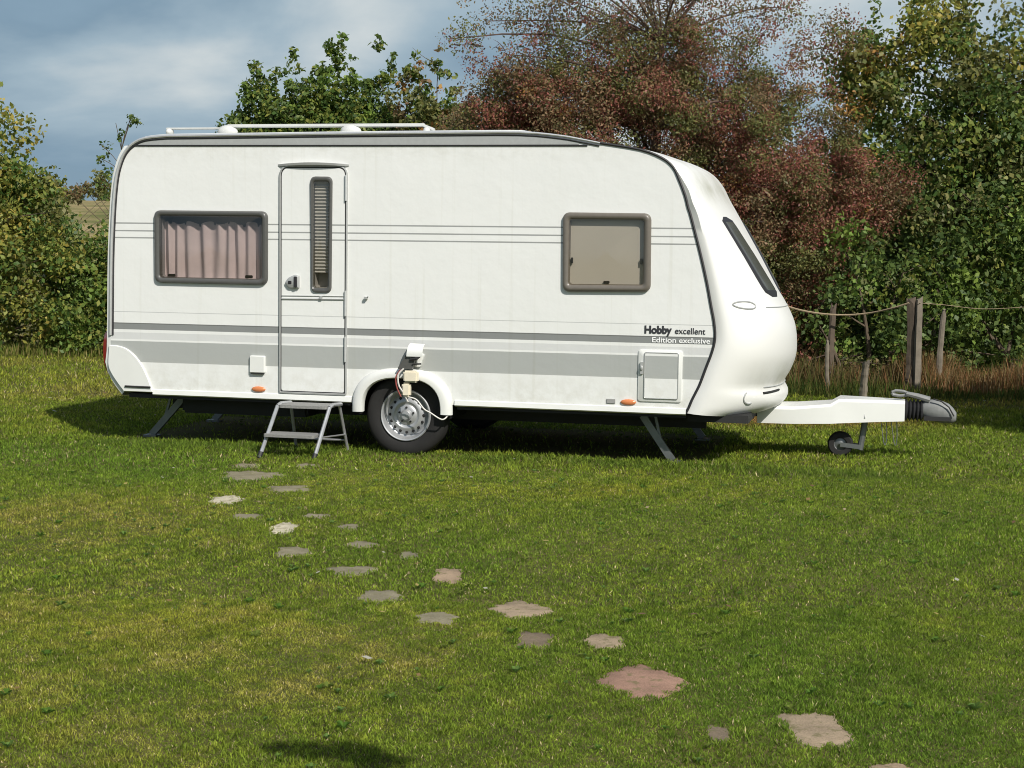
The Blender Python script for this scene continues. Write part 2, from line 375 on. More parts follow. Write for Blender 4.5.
# details of the gas locker front
def ring_on_cap(name, t, y, rt, ry, r, mat, parent=van, a0=0, a1=360):
    pts = []
    for k in range(25):
        a = R(a0 + (a1-a0)*k/24); tt = t + rt*math.sin(a); yy = max(.004, y + ry*math.cos(a)); pts.append(surf(tt, yy) + surfn(tt, yy)*.002)
    m = MB(); m.tube(pts, r, 6); return m.build(name, mat, parent, smooth=True)
ring_on_cap('grab_recess', 10.88, .13, .17, .095, .006, M['trim_grey'])
m = MB(); m.tube([surf(10.95, y) + surfn(10.95, y)*.001 for y in [.38 + k*(W-.76)/20 for k in range(21)]], .005, 5); m.build('locker_lid_seam', M['trim_grey'], van, smooth=True)
m = MB(); m.tube([surf(16.05, y) + surfn(16.05, y)*.001 for y in [.42 + k*(W-.84)/20 for k in range(21)]], .006, 5); m.build('bumper_fold_seam', M['trim_grey'], van, smooth=True)
ring_on_cap('grab_recess', 17.2, .22, .75, .055, .007, M['trim_grey'], a0=60, a1=230)
m = MB(); m.tube([surf(16.7 - .15*k/6, .39 + .36*k/6) + surfn(16.6, .3)*.003 for k in range(7)], .009, 6); m.build('locker_vent_slot', M['chassis'], van, smooth=True)
# clearance lamp by the top seam
m = MB(); m.box((2.19, -.004, 2.0), (2.215, .012, 2.02)); m.build('marker_clip', M['chassis'], van)

# edge trims
eup = [p for p in edge if p[1] > .80]
m = MB(); m.tube([(p[0], -.004, p[1]) for p in eup], [.013 - .006*min(1, max(0, (p[0]-.6)/.8)) for p in eup], 8); m.build('roof_edge_rail', M['silver'], van, smooth=True)
m = MB(); m.tube([(p[0], W+.004, p[1]) for p in eup], .013, 8); m.build('roof_edge_rail', M['silver'], van, smooth=True)
def off_in(pts, d):
    out = []
    for i, p in enumerate(pts):
        a = pts[max(i-1, 0)]; b = pts[min(i+1, len(pts)-1)]; t = Vector((b[0]-a[0], b[1]-a[1])).normalized(); out.append((p[0] + t.y*d, p[1] - t.x*d))
    return out
dk = off_in(eup, .021)
m = MB(); m.tube([(p[0], -.004, p[1]) for p in dk], .0065, 6); m.build('rail_gasket', M['black_seal'], van, smooth=True)
m = MB(); m.tube([(p[0]+.001, -.003, p[1]) for p in seam_s], .0105, 6); m.build('front_seam_gasket', M['black_seal'], van, smooth=True)
m = MB(); m.tube([(p[0], W+.003, p[1]) for p in seam_s], .0105, 6); m.build('front_seam_gasket', M['black_seal'], van, smooth=True)
# grey cant band under the roof rail
up_ = [p for p in dk if p[1] > 2.418 and p[0] < 1.40]
m = MB(); lo = [(p[0], min(2.412, p[1]-.001)) for p in up_]
m.loft([[(p[0], -.0035, p[1]) for p in up_], [(p[0], -.0035, p[1]) for p in lo]], close=False)
m.build('roof_cant_band', M['trim_grey'], van)
m = MB(); m.tube([(-2.34, -.004, 2.412), (1.42, -.004, 2.404)], .0065, 6); m.build('cant_band_gasket', M['black_seal'], van, smooth=True)

# windows ------------------------------------------------------------
def window(name, loop, inner, mat, glassmat, proud=.035, gparent=None):
    m = MB(); n = len(loop)
    def mix(t): return [(loop[i][0]*(1-t) + inner[i][0]*t, loop[i][1]*(1-t) + inner[i][1]*t) for i in range(n)]
    prof = [(0, 0.), (.06, -.62*proud), (.25, -.94*proud), (.5, -proud), (.78, -proud*.80), (.96, -proud*.45), (1., .0), (1., .02)]
    m.loft([xyz(mix(a), b) for a, b in prof]); o = m.build(name, mat, van, smooth=True)
    g = MB(); li = mix(.9); cx = sum(p[0] for p in li)/n; cz = sum(p[1] for p in li)/n
    rings = []
    for k in range(6):
        q = 1 - k/5.5; rings.append([(cx + (p[0]-cx)*q, -proud*(.66 + .25*(1-q*q)), cz + (p[1]-cz)*q) for p in li])
    g.loft(rings, True, capend='last'); g.build('pane', glassmat, gparent or o, smooth=True)
    return o
def recess(parent, loop, depth, mat):
    m = MB(); m.loft([xyz(loop, .001), xyz(loop, depth)], True, capend='last'); return m.build('recess', mat, parent)
wl = window('side_window', lw, lh, M['dark_frame'], M['glass'])
wl['label'] = 'dark framed side window with drawn pinkish curtains'
recess(wl, lh, .22, M['interior'])
m = MB(); nx = 130; x0, x1 = -2.06, -1.18
def ctop(u): return 1.80 + .012*math.sin(u*31) - (.02 if abs((u*7) % 1 - .5) < .08 else 0)
rows_ = []
for j in range(7):
    row = []
    for i in range(nx+1):
        u = i/nx; y = .055 + .016*math.sin(u*2*math.pi*9 + 1.9*math.sin(u*9) + 1.2*math.sin(u*4.3)) + .005*math.sin(u*71 + j*.3) + .004*math.sin(u*37 + j*.5)
        zt = ctop(u); z = 1.36 + (zt - 1.36)*j/6; row.append((x0 + (x1-x0)*u, y, z))
    rows_.append(row)
m.loft(rows_, close=False); m.build('curtain', M['curtain'], wl, smooth=True)
for xx in (-1.965, -1.30):
    m = MB(); m.box((xx-.03, -.012, 1.364), (xx+.03, .01, 1.388)); m.build('window_catch', M['hole'], wl, bevel=.004)
wr = window('side_window', rw, rh, M['brown_frame'], M['glass_light'])
wr['label'] = 'brown framed side window with its beige blind closed'
recess(wr, rh, .15, M['interior'])
m = MB(); m.loft([xyz([(1.27,1.33),(1.90,1.33),(1.90,1.88),(1.27,1.88)], .02)]*1 + [xyz([(1.27,1.33),(1.90,1.33),(1.90,1.88),(1.27,1.88)], .03)], True, True); m.build('roller_blind', M['blind'], wr)
for a_, b_ in (((1.308, -.006, 1.52), (1.322, .015, 1.565)), ((1.838, -.006, 1.52), (1.852, .015, 1.565)), ((1.560, -.006, 1.374), (1.605, .015, 1.392))):
    m = MB(); m.box(a_, b_); m.build('window_catch', M['hole'], wr, bevel=.003)

# door ---------------------------------------------------------------
dl = rpoly([(-1.020,.478), (-.492,.478), (-.492,2.236), (-1.020,2.236)], [.02, .02, .07, .07])
door = flat_with_holes('door', dl, [dh], -.010, M['side'], van)
m = MB(); m.loft([xyz(dl, -.010), xyz(dl, .0)]); m.build('door_edge', M['trim_grey'], door)
fo = rpoly([(-1.040,.458), (-.474,.458), (-.474,2.254), (-1.040,2.254)], [.02, .02, .085, .085])
m = MB(); m.loft([xyz(fo, 0.), xyz(fo, -.014), xyz(inset(fo, .009), -.016), xyz(inset(fo, .014), -.008)]); fr = m.build('door_frame', M['trim_grey'], van, smooth=False)
m = MB(); lp = inset(fo, .0165); m.tube([(p[0], -.009, p[1]) for p in lp] + [(lp[0][0], -.009, lp[0][1])], .0042, 5, cap=False); m.build('door_gasket', M['black_seal'], fr)
dwf = window('door_window', dw, dh, M['dark_frame'], M['glass_light'], .03, door); dwf.parent = door
recess(door, dh, .10, M['interior'])
m = MB(); za = 1.42
k = 0
while za < 2.13:
    m.add([(-.765, .012, za), (-.605, .012, za), (-.605, .028, za+.013), (-.765, .028, za+.013)], [(0,1,2,3)])
    m.add([(-.765, .028, za+.013), (-.605, .028, za+.013), (-.605, .012, za+.026), (-.765, .012, za+.026)], [(0,1,2,3)])
    za += .026
m.build('pleated_blind', M['pleat'], door)
m = MB(); m.tube([(-1.018, -.014, 1.207), (-.494, -.014, 1.212)], .006, 6); m.tube([(-1.018, -.013, 1.232), (-.494, -.013, 1.236)], .0035, 6); m.build('door_split_strip', M['trim_grey'], door, smooth=True)
m = MB(); m.box((-.70, -.03, 1.206), (-.675, -.008, 1.232)); m.build('door_catch', M['trim_grey'], door, bevel=.004)
hl = rpoly([(-.985,1.335), (-.955,1.295), (-.868,1.29), (-.868,1.395), (-.90,1.40), (-.955,1.375)], .012, 3)
m = MB(); m.loft([xyz(hl, -.010), xyz(hl, -.030), xyz(inset(hl, .012), -.038)], True, capend='last'); dhn = m.build('door_handle', M['trim_grey'], door, smooth=True)
m = MB(); m.box((-.905, -.046, 1.30), (-.88, -.036, 1.385)); m.box((-.955, -.043, 1.325), (-.925, -.037, 1.35)); m.build('handle_lever', M['black_seal'], door, bevel=.004)
for z0 in (1.98, 1.08, .72):
    m = MB(); m.tube([(-.484, -.02, z0), (-.484, -.02, z0+.20)], .009, 8); m.build('hinge', M['silver'], door, smooth=True)
m = MB(); m.loft([[(x, -.002, 2.262 + .014*math.sin(math.pi*(x+1.055)/.59)) for x in [-1.055 + .59*k/12 for k in range(13)]],
                  [(x, -.045*math.sin(math.pi*(x+1.055)/.59)**.5 - .002, 2.262 + .014*math.sin(math.pi*(x+1.055)/.59)) for x in [-1.055 + .59*min(max(k/12, 1e-6), 1-1e-6) for k in range(13)]],
                  [(x, -.04*max(0, math.sin(math.pi*(x+1.055)/.59))**.5 - .002, 2.247 + .010*math.sin(math.pi*(x+1.055)/.59)) for x in [-1.055 + .59*min(max(k/12, 1e-6), 1-1e-6) for k in range(13)]],
                  [(x, -.002, 2.247) for x in [-1.055 + .59*k/12 for k in range(13)]]], close=False)
m.build('rain_strip', M['trim_grey'], van, smooth=True)

# flaps, reflectors, small fittings -----------------------------------
def flap(name, x0, x1, z0, z1, mat, r=.02, proud=.014):
    lp = rpoly([(x0,z0), (x1,z0), (x1,z1), (x0,z1)], r, 4); m = MB()
    m.loft([xyz(lp, 0), xyz(lp, -proud*.7), xyz(inset(lp, .006), -proud)], True, capend='last'); return m.build(name, mat, van, smooth=True)
sf = flap('service_flap_frame', 1.838, 2.172, .492, .884, M['white_plastic'], .025, .012)
lp = rpoly([(1.888,.518), (2.142,.518), (2.142,.862), (1.888,.862)], .012, 3)
m = MB(); m.loft([xyz(lp, -.012), xyz(lp, -.018)], True, capend='last'); sfd = m.build('service_flap_door', M['side'], sf)
m = MB(); m.tube([(p[0], -.017, p[1]) for p in lp] + [(lp[0][0], -.017, lp[0][1])], .0045, 5, cap=False); m.build('flap_gasket', M['trim_grey'], sf)
m = MB(); m.box((1.857, -.028, .70), (1.877, -.01, .79)); m.ball((1.867, -.03, .745), (.012, .01, .02)); m.build('flap_catch', M['trim_grey'], sf)
vf = flap('vent_cover', -1.287, -1.158, .612, .75, M['white_plastic'], .012, .026)
m = MB(); m.box((-1.277, -.022, .603), (-1.168, -.002, .611)); m.build('cover_lip', M['chassis'], vf)
for x in (-1.215, 1.768):
    m = MB(); m.ball((x, -.008, .482), (.060, .014, .023), 14, 8); m.build('side_marker_lamp', M['orange'], van, smooth=True)
m = MB(); m.box((1.600, -.008, .468), (1.668, -.001, .502)); m.build('rating_plate', M['reflector'], van, bevel=.002)
m = MB(); m.box((-.328, -.03, 1.218), (-.306, -.001, 1.236)); m.tube([(-.306, -.02, 1.227), (-.292, -.03, 1.240)], .005, 6); m.build('door_stay', M['trim_grey'], van)

# rear lower corner skirt
sk = catmull([(-2.50,.80), (-2.44,.798), (-2.36,.775), (-2.28,.715), (-2.215,.63), (-2.165,.53), (-2.135,.445)], 3)
sk = sk + [(-2.13,.425), (-2.385,.425)] + catmull([(-2.385,.425), (-2.44,.49), (-2.50,.575), (-2.525,.65), (-2.515,.80)], 3)[1:]
m = MB(); m.loft([xyz(sk, -.001), xyz(sk, -.012), xyz(inset(sk, .006), -.020)], True, capend='last'); skp = m.build('rear_corner_skirt', M['white_plastic'], van, smooth=True)
m = MB(); m.tube([(-2.37, -.026, .470), (-2.145, -.026, .468)], .008, 6); m.build('skirt_slot', M['chassis'], skp)
# rear bumper across the back
m = MB(); rg = []
for y in ys:
    w_ = wcurve(y, 5); rg.append([(-2.38 - .03*w_, y, .425), (-2.45-.06*w_, y, .49), (-2.50-.075*w_, y, .575), (-2.52-.08*w_, y, .66), (-2.505-.07*w_, y, .80)])
m.loft(rg, close=False); m.build('rear_bumper', M['white_plastic'], van, smooth=True)
for y0, y1 in ((.012, .17), (W-.17, W-.012)):
    m = MB(); g = []
    for j in range(9):
        z = .565 + .37*j/8; e = math.sin(math.pi*j/8)**.4 if 0 < j < 8 else 0
        g.append([(-2.503 - .062*wcurve(y0 + (y1-y0)*k/8, 5) - .048*e*(1 if 0 < k < 8 else .3), y0 + (y1-y0)*k/8, z) for k in range(9)])
    m.loft(g, close=False); m.build('tail_lamp', M['red'], van, smooth=True)
lp = rpoly([(.55,1.2), (1.73,1.2), (1.73,1.85), (.55,1.85)], .08)
m = MB(); m.loft([[(-2.50-.066 - o_, p[0], p[1]) for p in l_] for l_, o_ in ((lp, -.02), (lp, .02), (inset(lp, .03), .03), (inset(lp, .05), .02))], True, capend='last'); m.build('rear_window', M['glass_dark'], van, smooth=True)

# bottom profile rails
for xa, xb in ((-2.13, -.43), (.41, 2.205)):
    m = MB(); m.loft([[(xa, 0, .452), (xb, 0, .452)], [(xa, -.012, .446), (xb, -.012, .446)], [(xa, -.018, .412), (xb, -.018, .408)], [(xa, .0, .402), (xb, .0, .398)]], close=False)
    m.build('sill_rail', M['white_plastic'], van)
# wheel arch moulding
m = MB(); g = []
for k in range(33):
    t = R(-2) + R(184)*k/32; co, si = math.cos(t), math.sin(t); cx, cz = -.018, .345; ring = []
    for ro, y in ((.410, 0), (.407, -.018), (.392, -.036), (.355, -.046), (.325, -.042), (.314, -.02), (.320, .03)):
        e = (abs(co)**2.6 + abs(si)**2.6) ** (-1/2.6); hz = {True: .82, False: .82}[True]
        ring.append((cx + ro*e*co, y, cz + (ro - .0)*e*si*.83))
    g.append(ring)
m.loft(g, close=False); m.build('wheel_arch', M['white_plastic'], van, smooth=True)
m = MB(); m.loft([[(-.02 + .385*math.cos(t), y, .30 + .37*math.sin(t)) for t in [math.pi*k/18 for k in range(19)]] for y in (.001, .5)], close=False)
m.add([(-.02 + .385*math.cos(t), .5, .30 + .37*math.sin(t)) for t in [math.pi*k/18 for k in range(19)]], [tuple(range(19))]); m.build('wheel_well', M['black_seal'], van)

# wheels -----------------------------------------------------------------
def lathe(mb, prof, c, n=40, sgn=1):
    rings = []
    for r, y in prof: rings.append([(c[0] + r*math.cos(2*math.pi*k/n), c[1] + y*sgn, c[2] + r*math.sin(2*math.pi*k/n)) for k in range(n)])
    mb.loft(rings)
def wheel(c, sgn=1):
    e = empty('wheel', (0, 0, 0)); e.parent = van
    m = MB(); lathe(m, [(.200,.035),(.206,.012),(.225,.002),(.262,-.006),(.298,.0),(.318,.014),(.329,.035),(.331,.06),(.331,.13),(.322,.165),(.29,.185),(.20,.17)], c, 56, sgn); m.build('tyre', M['tyre'], e, smooth=True)
    m = MB(); lathe(m, [(.203,.03),(.206,.004),(.199,-.004),(.190,.0),(.182,.02),(.172,.055),(.160,.062),(.150,.052),(.118,.030),(.104,.030),(.094,.038),(.082,.040),(.070,.030),(.046,.028),(.040,.012),(.032,.004),(.002,.002)], c, 48, sgn); rm = m.build('rim', M['rim'], e, smooth=True)
    for k in range(16):
        a = 2*math.pi*k/16; cc = (c[0] + .137*math.cos(a), c[1] + .040*sgn, c[2] + .137*math.sin(a))
        m = MB(); m.ball(cc, (.0125, .009, .0125), 8, 5); m.build('vent_hole', M['hole'], e, smooth=True)
    for k in range(5):
        a = 2*math.pi*k/5 + .3; m = MB(); m.tube([(c[0] + .060*math.cos(a), c[1] + y*sgn, c[2] + .060*math.sin(a)) for y in (.03, .016)], .0085, 6); m.build('wheel_bolt', M['chassis'], e)
    return e
wheel((-.005, .045, .312)); wheel((-.005, W-.045, .312), -1)

# underbody --------------------------------------------------------------
m = MB(); m.box((-2.36, .03, .375), (-.45, W-.03, .41)); m.box((.42, .03, .375), (2.2, W-.03, .405)); m.box((-.45, .5, .375), (.42, W-.5, .41)); m.box((2.2,.12,.34),(2.66,W-.12,.40)); m.build('floor_pan', M['chassis'], van)
m = MB(); m.box((-2.2, .50, .25), (2.3, .55, .374)); m.box((-2.2, W-.55, .25), (2.3, W-.50, .374)); m.build('chassis_beam', M['chassis'], van)
m = MB(); m.tube([(-.005, .1, .31), (-.005, W-.1, .31)], .05, 10); m.build('axle', M['chassis'], van, smooth=True)
m = MB(); m.box((-2.0, .25, .24), (-.9, .9, .37)); m.build('spare_wheel_carrier', M['chassis'], van, bevel=.02)
def leg(x0, y0, z0, x1, y1):
    m = MB(); d = Vector((x1-x0, y1-y0, .02-z0))
    m.bar((x0, y0, z0), (x1, y1, .02), .055, .035, up=(0, 1, 0)); m.bar((x0 + .32*d.x*0 + .42*d.x, y0, .36), (x0 + .62*d.x, y0 + .6*d.y, z0 + .6*d.z), .02, .02)
    o = m.build('corner_steady', M['galv'], van)
    m = MB(); m.box((x1-.06, y1-.05, .0), (x1+.06, y1+.05, .018)); m.build('foot_plate', M['galv'], o); return o
leg(-2.08, .5, .36, -2.39, .5); leg(-2.08, 1.78, .36, -2.39, 1.78)
leg(1.84, .26, .36, 2.075, .26); leg(1.86, 1.87, .36, 2.12, 1.87)

# socket with open cover, connector block, cable -----------------------------
m = MB(); lp = rpoly([(.0,.70), (.135,.70), (.165,.80), (.05,.83)], .015, 3)
m.loft([xyz(lp, 0), xyz(lp, -.03), xyz(inset(lp, .01), -.034)], True, capend='last'); so = m.build('mains_socket', M['white_plastic'], van, smooth=True)
so['label'] = 'mains inlet on the side wall with its white cover lifted'
g = []
for k in range(9):
    a = R(-10 + 100*k/8); g.append([(.045 + .012*k/8, -.03 - .095*math.cos(a)*.8, .80 + .085*math.sin(a)), (.175, -.03 - .095*math.cos(a)*.8, .80 + .08*math.sin(a))])
m = MB(); m.loft(g, close=False); m.build('socket_cover', M['white_plastic'], so, smooth=True)
m = MB(); m.loft([xyz(rpoly([(-.035,.685), (.085,.685), (.12,.805), (.035,.80)], .012, 3), y) for y in (-.03, -.085)], True, True); m.build('plug', M['dark_frame'], so, bevel=.004)
m = MB(); m.tube([(.075, -.09, .76), (.125, -.10, .77), (.15, -.085, .795)], .013, 7); m.tube([(.09,-.09,.725),(.16,-.09,.73)], .007, 6); m.build('plug_arm', M['chassis'], so, smooth=True)
m = MB(); m.box((.02, -.11, .585), (.135, -.05, .675)); m.build('connector_block', M['cream'], so, bevel=.012)
m = MB(); m.box((.005, -.10, .47), (.075, -.05, .58)); m.build('connector_block', M['cream'], so, bevel=.014)
m = MB(); m.tube(catmull([(.02,-.09,.69), (-.02,-.1,.64), (-.015,-.1,.56), (.02,-.09,.50), (.05,-.07,.43)], 5), .007, 6)
m.tube(catmull([(.05,-.08,.47), (.12,-.075,.45), (.18,-.07,.38), (.23,-.06,.35), (.32,-.05,.30), (.36,-.02,.33)], 5), .006, 6); m.build('cable', M['cable'], so, smooth=True)
m = MB(); m.tube(catmull([(-.005,-.095,.68), (-.04,-.1,.62), (-.03,-.1,.54), (.0,-.09,.47)], 5), .006, 6); m.build('cable', M['cable_red'], so, smooth=True)

# roof rack --------------------------------------------------------------
for yy in (.32, W-.32):
    rk = MB(); z = 2.578
    rk.bar((-1.62, yy, z+.010), (.05, yy, z+.010), .045, .027); rk.bar((-2.16, yy, z-.008), (-1.62, yy, z-.008), .035, .016)
    rk.bar((.04, yy, z+.006), (.13, yy, z-.028), .04, .024)
    rko = rk.build('roof_rail', M['rack'], van, bevel=.006)
    for fx in (-1.62, -.565, .07, -2.13):
        m = MB(); big = fx in (-1.62, -.565)
        m.ball((fx, yy, 2.545), (.088 if big else .03, .05, .052 if big else .03), 14, 8); m.build('rail_foot', M['rack'], rko, smooth=True)
m = MB(); m.box((-1.95, .9, 2.52), (-1.45, 1.4, 2.58)); m.build('roof_hatch', M['white_plastic'], van, bevel=.02)
m = MB(); m.box((-.2, .85, 2.52), (.55, 1.45, 2.57)); m.build('roof_hatch', M['white_plastic'], van, bevel=.02)

# A-frame, coupling, jockey wheel ---------------------------------------------
prof = [(2.66,.268,.40,.24), (2.95,.272,.408,.25), (3.23,.280,.436,.22), (3.295,.284,.476,.20), (3.55,.298,.474,.15), (3.803,.309,.470,.10)]
g = []
for x, zb, zt, hw in prof:
    c = .022; g.append([(x, 1.14+s_*a, z_) for s_, a, z_ in ((-1,hw,zb),(-1,hw,zt-c),(-1,hw-c,zt),(1,hw-c,zt),(1,hw,zt-c),(1,hw,zb))])
m = MB(); m.loft(g, True, True); ac = m.build('drawbar_cover', M['white_plastic'], van, smooth=True)
m = MB(); m.tube([(3.33,1.04,.478), (3.47,1.0,.44), (3.50,.975,.33)], .004, 5); m.build('cover_seam', M['trim_grey'], ac)
m = MB()
for s_ in (-1, 1): m.bar((2.3, 1.14+s_*.26, .335), (3.76, 1.14+s_*.04, .37), .04, .05)
m.build('drawbar', M['chassis'], van)
m = MB(); pr = []
for k in range(11): pr.append((3.80 + .0145*k, .072 if k % 2 else .052))
m.loft([[(x, 1.14 + r*math.cos(2*math.pi*j/16), .392 + r*1.25*math.sin(2*math.pi*j/16)) for j in range(16)] for x, r in pr], True, True); m.build('coupling_bellows', M['black_seal'], van, smooth=False)
m = MB(); m.loft([[(x, 1.14 + h*math.cos(2*math.pi*j/14), zc + v*math.sin(2*math.pi*j/14)) for j in range(14)] for x, zc, h, v in
   ((3.92,.40,.04,.05), (3.96,.405,.055,.075), (4.03,.395,.06,.088), (4.09,.385,.06,.088), (4.14,.375,.055,.078), (4.175,.36,.045,.06), (4.20,.35,.02,.035))], True, True)
cp = m.build('hitch_coupling', M['coupling'], van, smooth=True)
m = MB(); m.tube([(4.02, 1.075, .49), (4.08, 1.07, .475), (4.14,1.07,.43), (4.18,1.075,.36)], .006, 6); m.box((3.95, 1.07, .318), (4.16, 1.2, .35)); m.build('coupling_lever', M['chassis'], cp, smooth=True)
m = MB(); lpp = [(3.70,.53), (3.73,.545), (3.79,.54), (3.83,.525), (3.82,.512), (3.76,.505), (3.71,.512)]
m.tube([(p[0], 1.11, p[1]) for p in lpp + lpp[:1]], .014, 6, cap=False); m.tube([(3.81,1.10,.525), (3.90,1.10,.505), (3.99,1.11,.48)], [.018,.024,.026], 8); m.build('hand_brake_lever', M['coupling'], van, smooth=True)
for xs in (3.62, 3.70):
    m = MB(); m.tube(catmull([(xs,1.06,.32), (xs+.015,1.055,.22), (xs+.03,1.05,.13), (xs+.045,1.055,.12), (xs+.05,1.06,.2), (xs+.04,1.06,.33)], 4), .0035, 5); m.build('towing_cable', M['galv'], van, smooth=True)
jw = empty('jockey_wheel', (0, 0, 0)); jw.parent = van
m = MB(); lathe(m, [(.05,.0),(.055,-.012),(.088,-.014),(.1,.0),(.102,.025),(.1,.05),(.088,.062),(.05,.06)], (3.31, 1.10, .102), 28); m.build('tyre', M['tyre'], jw, smooth=True)
m = MB(); lathe(m, [(.055,.0),(.045,.012),(.02,.006),(.002,.0)], (3.31, 1.10, .102), 20); m.build('rim', M['galv'], jw, smooth=True)
m = MB(); m.bar((3.31, 1.085, .10), (3.47, 1.085, .085), .008, .035, up=(0,0,1)); m.bar((3.31, 1.17, .10), (3.47, 1.17, .085), .008, .035); m.tube([(3.465,1.125,.06), (3.50,1.125,.30)], .026, 10); m.tube([(3.50,1.125,.30), (3.52,1.125,.46)], .02, 10); m.build('jockey_post', M['galv'], jw)

# lettering --------------------------------------------------------------
def text(body, x0, x1, zb, size, mat, off, shear=0., name='lettering', y=-.0035):
    cu_ = bpy.data.curves.new(name, 'FONT'); cu_.body = body; cu_.size = size; cu_.extrude = .0006; cu_.offset = off; cu_.shear = shear; cu_.space_character = 1.0
    o = bpy.data.objects.new(name, cu_); col.objects.link(o); cu_.materials.append(mat); o.parent = van
    o.rotation_euler = (math.pi/2, 0, 0); o.location = (x0, y, zb)
    bpy.context.view_layer.update(); k = (x1-x0)/max(o.dimensions.x, 1e-3)
    me = bpy.data.meshes.new_from_object(o.evaluated_get(bpy.context.evaluated_depsgraph_get())); bpy.data.objects.remove(o)
    me.transform(Matrix.Translation((x0, y, zb)) @ Matrix.Rotation(math.pi/2, 4, 'X') @ Matrix.Diagonal((k, 1, 1, 1)))
    return link(name, me, mat, van)
text('Hobby', 1.878, 2.085, 1.008, .078, M['ink'], .0035)
text('excellent', 2.108, 2.335, 1.008, .066, M['ink'], .0004)
text('Edition', 1.935, 2.115, .940, .055, M['ink_light'], .0008)
text('exclusive', 2.140, 2.372, .940, .055, M['ink_light'], .0008)

# ================================================================== STEP STOOL
st = empty('step_stool', (-.8384, 12.4438, 0), YAW); tag(st, 'small two tread folding aluminium step below the caravan door', 'step stool')
m = MB(); lp = rpoly([(-.925,-.32), (-.53,-.32), (-.53,-.06), (-.925,-.06)], .03, 3)
m.loft([[(p[0], p[1], z) for p in lp] for z in (.372, .395)], True, True); m.build('tread', M['tread'], st)
m = MB(); lp = rpoly([(-.985,-.475), (-.575,-.475), (-.575,-.27), (-.985,-.27)], .02, 3)
m.loft([[(p[0], p[1], z) for p in lp] for z in (.160, .182)], True, True); m.build('tread', M['tread'], st)
for f_, t_ in (((-1.0,-.51,.0), (-.935,-.30,.385)), ((-.565,-.49,.0), (-.515,-.28,.385))):
    m = MB(); m.tube([f_, t_], .0155, 8); m.tube([t_, (t_[0]+.012, t_[1]+.03, .402), (t_[0]+.01, -.05, .39)], .0155, 8); l = m.build('front_leg', M['alu'], st, smooth=True)
    m = MB(); m.tube([f_, (f_[0]+.006, f_[1]+.02, .045)], .02, 8); m.build('rubber_foot', M['black_seal'], l, smooth=True)
for f_, t_ in (((-.95,.14,.0), (-.925,-.05,.39)), ((-.505,.12,.0), (-.52,-.05,.39))):
    m = MB(); m.tube([f_, t_], .013, 8); m.build('rear_leg', M['alu'], st, smooth=True)
m = MB(); m.tube([(-.945,.10,.09), (-.507,.09,.09)], .009, 6); m.tube([(-.56,-.40,.16), (-.507,.05,.14)], .007, 6); m.tube([(-.97,-.40,.16), (-.945,.05,.14)], .007, 6); m.build('brace', M['alu'], st, smooth=True)

# ================================================================== GROUND
def hnoise(x, y):
    return (np.sin(x*.9+1.3)*np.cos(y*.7-.4) + .6*np.sin(x*2.3-y*1.1+2.) + .45*np.sin(x*.6*5.1+1.7)*np.sin(y*3.3+.5) + .3*np.sin(x*7.3+y*5.9))/2.35
def gz(x, y): return 0.*x + np.where(y > 4, .012*np.sin(x*1.1+.5)*np.sin(y*.8) + .006*np.sin(x*3.1)*np.sin(y*2.3+1), 0) * np.clip((np.hypot(x+.5, y-13)-3.2)/2, 0, 1)
def ground_mat():
    m, ns, ln, b = new_mat('lawn_ground'); nt = m.node_tree
    g = ns.new('ShaderNodeNewGeometry')
    n1 = N(nt, 'ShaderNodeTexNoise', Scale=.55, Detail=5., Roughness=.6); n2 = N(nt, 'ShaderNodeTexNoise', Scale=55., Detail=5.)
    for n in (n1, n2): ln.new(g.outputs['Position'], n.inputs['Vector'])
    c1 = ns.new('ShaderNodeValToRGB'); c1.color_ramp.elements[0].color = (.085, .095, .024, 1); c1.color_ramp.elements[1].color = (.17, .14, .055, 1)
    c1.color_ramp.elements[0].position = .35; c1.color_ramp.elements[1].position = .7; ln.new(n1.outputs['Fac'], c1.inputs[0])
    c2 = ns.new('ShaderNodeValToRGB'); c2.color_ramp.elements[0].color = (.45, .45, .45, 1); c2.color_ramp.elements[1].color = (1.3, 1.3, 1.3, 1); ln.new(n2.outputs['Fac'], c2.inputs[0])
    mx = N(nt, 'ShaderNodeMix', data_type='RGBA', blend_type='MULTIPLY'); mx.inputs[0].default_value = 1; ln.new(c1.outputs[0], mx.inputs[6]); ln.new(c2.outputs[0], mx.inputs[7])
    # the meadow and stubble field far behind the hedge
    sp = ns.new('ShaderNodeSeparateXYZ'); ln.new(g.outputs['Position'], sp.inputs[0])
    f = ns.new('ShaderNodeMapRange'); f.inputs[1].default_value = 45; f.inputs[2].default_value = 60; ln.new(sp.outputs['Y'], f.inputs[0])
    mz = N(nt, 'ShaderNodeMix', data_type='RGBA'); ln.new(f.outputs[0], mz.inputs[0]); ln.new(mx.outputs[2], mz.inputs[6]); nf = N(nt, 'ShaderNodeTexNoise', Scale=.12, Detail=5.); ln.new(g.outputs['Position'], nf.inputs['Vector']); cf = ns.new('ShaderNodeValToRGB'); cf.color_ramp.elements[0].position = .4; cf.color_ramp.elements[0].color = (.12, .13, .04, 1); cf.color_ramp.elements[1].position = .6; cf.color_ramp.elements[1].color = (.30, .235, .115, 1); ln.new(nf.outputs['Fac'], cf.inputs[0]); ln.new(cf.outputs[0], mz.inputs[7])
    ln.new(mz.outputs[2], b.inputs['Base Color']); b.inputs['Roughness'].default_value = .95; b.inputs['Specular IOR Level'].default_value = .15
    bp = N(nt, 'ShaderNodeBump', Strength=.8, Distance=.02); ln.new(n2.outputs['Fac'], bp.inputs['Height']); ln.new(bp.outputs[0], b.inputs['Normal'])
    return m
M['ground'] = ground_mat()
